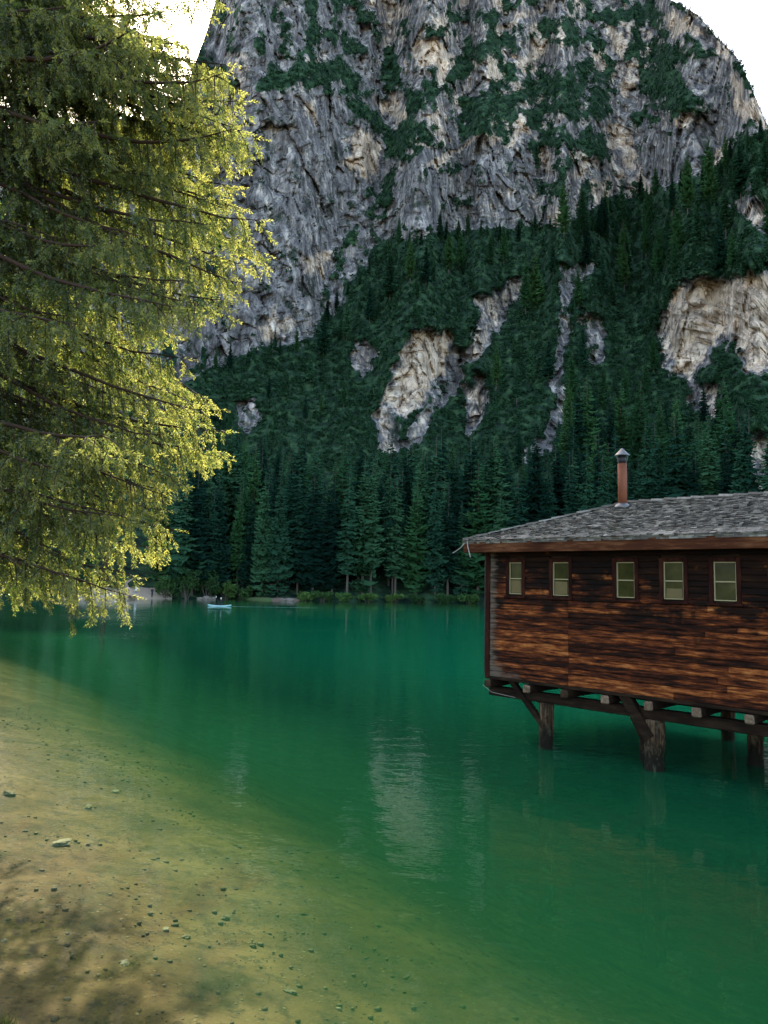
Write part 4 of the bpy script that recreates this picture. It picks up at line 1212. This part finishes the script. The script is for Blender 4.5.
# kayak and paddler
KP = on_z(219.5, 606.3)
kd_ = 90.0; KL = 2.9
kayak = empty('kayak', (KP[0], KP[1], 0), .0, label='pale turquoise kayak gliding left across the far water', cat='kayak')
M_KAY = simple('pale_turquoise_hull', (.26, .46, .47), .35, .08, 3, .05)
mb = MB(); n = 25; ring = 16; V = []
for i in range(n):
    u = -1 + 2 * i / (n - 1); w = .36 * (1 - abs(u) ** 2.4) ** .8 + .004; top = .16 + .12 * abs(u) ** 3; bot = -.12 + .22 * abs(u) ** 4
    for j in range(ring):
        a = 2 * math.pi * j / ring
        V.append((u * KL / 2, w * math.cos(a), (top + bot) / 2 + (top - bot) / 2 * math.sin(a) * (1 if math.sin(a) < 0 else .8)))
Q = [[i * ring + j, i * ring + (j + 1) % ring, (i + 1) * ring + (j + 1) % ring, (i + 1) * ring + j] for i in range(n - 1) for j in range(ring)]
mb.add(V, Q); mb.build('hull', M_KAY, kayak, smooth=True)
mb = MB(); a = np.linspace(0, 2 * np.pi, 20); mb.tube(np.stack([.12 + .48 * np.cos(a), .24 * np.sin(a), .21 + 0 * a], 1), .028, 6, cap=False); mb.build('cockpit_rim', M_NAVY, kayak)
J = [(.25, 0, .22), (.23, 0, .45), (.20, 0, .68), (.18, 0, .80), (.165, 0, .90), (.15, 0, .99),
     (.15, .1, .20), (-.22, .13, .30), (-.55, .10, .18), (.15, -.1, .20), (-.22, -.13, .30), (-.55, -.10, .18),
     (.19, .19, .67), (.06, .30, .50), (-.12, .30, .52), (-.18, .28, .53), (.19, -.19, .67), (.02, -.32, .62), (-.14, -.34, .74), (-.19, -.33, .78)]
E = [(0, 1), (1, 2), (2, 3), (3, 4), (4, 5), (0, 6), (6, 7), (7, 8), (0, 9), (9, 10), (10, 11), (2, 12), (12, 13), (13, 14), (14, 15), (2, 16), (16, 17), (17, 18), (18, 19)]
Rr = [.13, .13, .14, .055, .085, .07, .09, .075, .05, .09, .075, .05, .06, .045, .035, .03, .06, .045, .035, .03]
kp = body_mesh('person', J, E, Rr, [M_SKIN, M_NAVY], lambda c: 0 if (c.z > .79 and abs(c.y) < .15) or c.x < -.15 and c.z > .45 else 1)
kp.location = (KP[0], KP[1], 0); tag(kp, 'paddler in dark clothes seated in the turquoise kayak', 'person')
head_extras(kp, (.165, 0, .95), M_WHITEC)
mb = MB(); mb.tube([(-.18, .95, .20), (-.18, .3, .52), (-.185, -.3, .78), (-.18, -1.0, 1.08)], .017, 6)
pd = mb.build('paddle', M_NAVY); pd.location = (KP[0], KP[1], 0); tag(pd, "double-bladed paddle held across the kayak by the paddler", 'paddle')
for yb, zb_, sgn in ((.95, .20, 1), (-1.0, 1.08, -1)):
    mb = MB(); mb.blob((-.18, yb + .2 * sgn, zb_ - .09 * sgn), (.03, .23, .11), 2, .05, 2); mb.build('blade', M_WHITEC, pd)
# wake trailing the kayak
t = np.linspace(0, 1, 60); V = []
for k in t:
    x = KP[0] + KL / 2 + k * 10.5; y = KP[1] + .9 * k + .12 * math.sin(k * 19)
    w = .05 + .10 * (1 - k) * abs(math.sin(k * 37 + 1)) + .02
    V += [(x, y - w, .004), (x, y + w, .006)]
wk = mesh_np('wake', V, grid_faces(2, 60), simple('wake_foam', (.35, .55, .52), .4, .4, 2, .2)); tag(wk, 'thin pale wake trailing behind the kayak', 'wake', kind='stuff')

# ------------------------------------------------------------------ stones on the lakebed
M_STONE = simple('lakebed_stone', (.13, .10, .062), .8, .4, 7, .5)
M_PALE = simple('pale_limestone', (.24, .20, .135), .8, .15, 6, .4)
def bed_z(x, y): return -float(depth_fn(np.array([x]), np.array([y]))[0])
def stone(px, py, s, mat, label, seed, flat=.4, group=None):
    p = on_z(px, py)
    for _ in range(6):
        z = bed_z(p[0], p[1]); p = on_z(px, py, z)
    mb = MB(); mb.blob((0, 0, s * flat * .4), (s, s * .75, s * flat), 3, .6, seed, freq=1.6); o = mb.build('stone', mat)
    o.location = (p[0], p[1], p[2]); o.rotation_euler = (0, 0, rng.uniform(0, 6)); tag(o, label, 'stone', group)
stone(61, 844, .155, M_PALE, 'large pale flat stone on the sunlit lakebed, the brightest of all', 1, .28)
stone(125, 964, .06, M_PALE, 'small pale stone inside the shadow of the spruce', 2)
stone(166, 930, .055, M_PALE, 'yellowish stone at the edge of the spruce shadow', 3)
stone(186, 938, .06, M_STONE, 'grey-brown stone just right of the yellowish one at the shadow edge', 4)
stone(9, 795, .13, M_STONE, 'dark stone at the frame edge on the sunny shallows', 5)
stone(88, 808, .10, M_STONE, 'long brown stone on the sunny shallows beyond the pale flat one', 6)
stone(115, 792, .09, M_PALE, 'pale stone farthest out on the sunny shallows', 7, .3)
stone(226, 918, .06, M_STONE, 'lone stone on the green-tinted bed right of the shadow', 8)
stone(290, 993, .07, M_STONE, 'stone on the green-tinted bed low in the picture', 9)
def pebbles():
    mb = MB(); c = 0
    bm0 = bmesh.new(); bmesh.ops.create_icosphere(bm0, subdivisions=1, radius=1); V0 = np.array([v.co[:] for v in bm0.verts]); T0 = np.array([[v.index for v in f.verts] for f in bm0.faces]); bm0.free()
    VV = []; TT = []; vals = []; n = 0
    for _ in range(14000):
        x = rng.uniform(-14, 3); y = rng.uniform(4.5, 26)
        s_ = x * NS[0] + y * NS[1]
        if s_ > 9 or s_ < -3: continue
        d = bed_z(x, y)
        if fbm(np.array([x * .5, y * .5, 3.0]), 2, 8) < rng.uniform(-.6, .35): continue
        s = .009 + .034 * rng.random() ** 6
        V = V0 * (1 + rng.uniform(-.25, .25, (len(V0), 1))) * [s * rng.uniform(.8, 1.5), s, s * .55]
        a = rng.uniform(0, 6.28); Rm = np.array([[np.cos(a), -np.sin(a), 0], [np.sin(a), np.cos(a), 0], [0, 0, 1]])
        VV.append(V @ Rm.T + [x, y, d + .2 * s]); TT.append(T0 + n); n += len(V0); vals.append(np.full(len(V0), rng.random()))
    t = NT('pebble_stone'); a = t.attr('tone')
    m = t.princ(t.ramp(a, [(.0, (.05, .034, .018)), (.6, (.095, .067, .036)), (.93, (.15, .11, .065)), (1.0, (.26, .22, .16))]), .8)
    o = mesh_np('pebbles', np.vstack(VV), np.vstack(TT), m, smooth=True, attrs={'tone': np.concatenate(vals)})
    tag(o, 'pebbles strewn over the shallow lakebed', 'pebbles', kind='stuff')
pebbles()
def weeds():
    V = []; n = 0
    for _ in range(5200):
        x = rng.normal(-3.2, .5); y = rng.normal(6.05, .36)
        z = bed_z(x, y)
        if z < -.16: continue
        h = rng.uniform(.03, .11); a = rng.uniform(0, 6.28); lean = rng.normal(0, .05, 2); w = .0035
        dx, dy = math.cos(a) * w, math.sin(a) * w
        V += [(x - dx, y - dy, z - .02), (x + dx, y + dy, z - .02), (x + lean[0] + dx * .3, y + lean[1] + dy * .3, z + h), (x + lean[0] - dx * .3, y + lean[1] - dy * .3, z + h)]
    if V:
        o = mesh_np('grass', V, np.arange(len(V)).reshape(-1, 4), mat_leaf('bank_grass', [(.05, .07, .02), (.07, .10, .025), (.10, .13, .03), (.16, .16, .05)], (.2, .24, .05), .4))
        tag(o, 'short grass on the bank at the bottom corner of the picture', 'grass', kind='stuff')
weeds()

# ------------------------------------------------------------------ air
HAZE = 0
if HAZE:
    zt_ = float(Pm[..., 2].max()) + 40
    mb = MB(); mb.box((-1850, -1850, -13), (1850, 1850, zt_))
    t = NT('mountain_air')
    pv = t.n('VolumePrincipled', Density=HAZE, Anisotropy=.45); t.set(pv.inputs['Color'], (.80, .88, 1.0))
    t.t.links.new(pv.outputs[0], t.out.inputs['Volume'])
    hz = mb.build('haze', t.m); tag(hz, 'thin bluish air between the viewer and the mountain', 'haze', kind='stuff')
    SC.cycles.volume_bounces = 0
# ------------------------------------------------------------------ light
sd = ray(*SUN_PX); sd /= np.linalg.norm(sd)
sun_el = math.asin(sd[2]); sun_az = math.atan2(sd[0], sd[1])
print('sun el az', math.degrees(sun_el), math.degrees(sun_az))
SC.world = bpy.data.worlds.new('World'); SC.world.use_nodes = True
nt = SC.world.node_tree; nt.nodes.clear()
st = nt.nodes.new('ShaderNodeTexSky'); st.sky_type = 'NISHITA'; st.sun_disc = False
st.sun_elevation = sun_el; st.sun_rotation = sun_az; st.altitude = 1500; st.dust_density = 4.0; st.air_density = .8; st.ozone_density = 1.0
bg = nt.nodes.new('ShaderNodeBackground'); bg.inputs[1].default_value = .15
ow = nt.nodes.new('ShaderNodeOutputWorld'); wm = nt.nodes.new('ShaderNodeMix'); wm.data_type = 'RGBA'; wm.blend_type = 'MULTIPLY'; wm.inputs[0].default_value = 1.0
wm.inputs[7].default_value = (1.14, 1.0, .80, 1)
nt.links.new(st.outputs[0], wm.inputs[6]); nt.links.new(wm.outputs[2], bg.inputs[0]); nt.links.new(bg.outputs[0], ow.inputs[0])
sl = bpy.data.lights.new('sun', 'SUN'); sl.energy = 2.9; sl.angle = math.radians(.9); sl.color = (1, .93, .80)
so = bpy.data.objects.new('sun', sl); COL.objects.link(so)
so.rotation_euler = Vector(-sd).to_track_quat('-Z', 'Y').to_euler()

cam = bpy.data.cameras.new('camera'); co = bpy.data.objects.new('camera', cam); COL.objects.link(co)
cam.sensor_fit = 'VERTICAL'; cam.sensor_height = 36; cam.sensor_width = 27; cam.lens = F / 1024 * 36
cam.clip_end = 6000; cam.clip_start = .05
Mc = Matrix(((RT[0], UP[0], -FW[0]), (RT[1], UP[1], -FW[1]), (RT[2], UP[2], -FW[2])))
co.matrix_world = Matrix.Translation(CAM) @ Mc.to_4x4()
SC.camera = co
vs = SC.view_settings
vs.view_transform = 'Standard'; vs.look = 'None'; vs.exposure = 2.65; vs.gamma = 1; vs.use_curve_mapping = False
SC.cycles.use_denoising = True
SC.world.cycles.sampling_method = 'MANUAL'; SC.world.cycles.sample_map_resolution = 2048
SC.cycles.max_bounces = 8; SC.cycles.transparent_max_bounces = 12; SC.cycles.diffuse_bounces = 3; SC.cycles.glossy_bounces = 3
SC.cycles.sample_clamp_indirect = 6.0
SC.cycles.caustics_reflective = False; SC.cycles.caustics_refractive = False
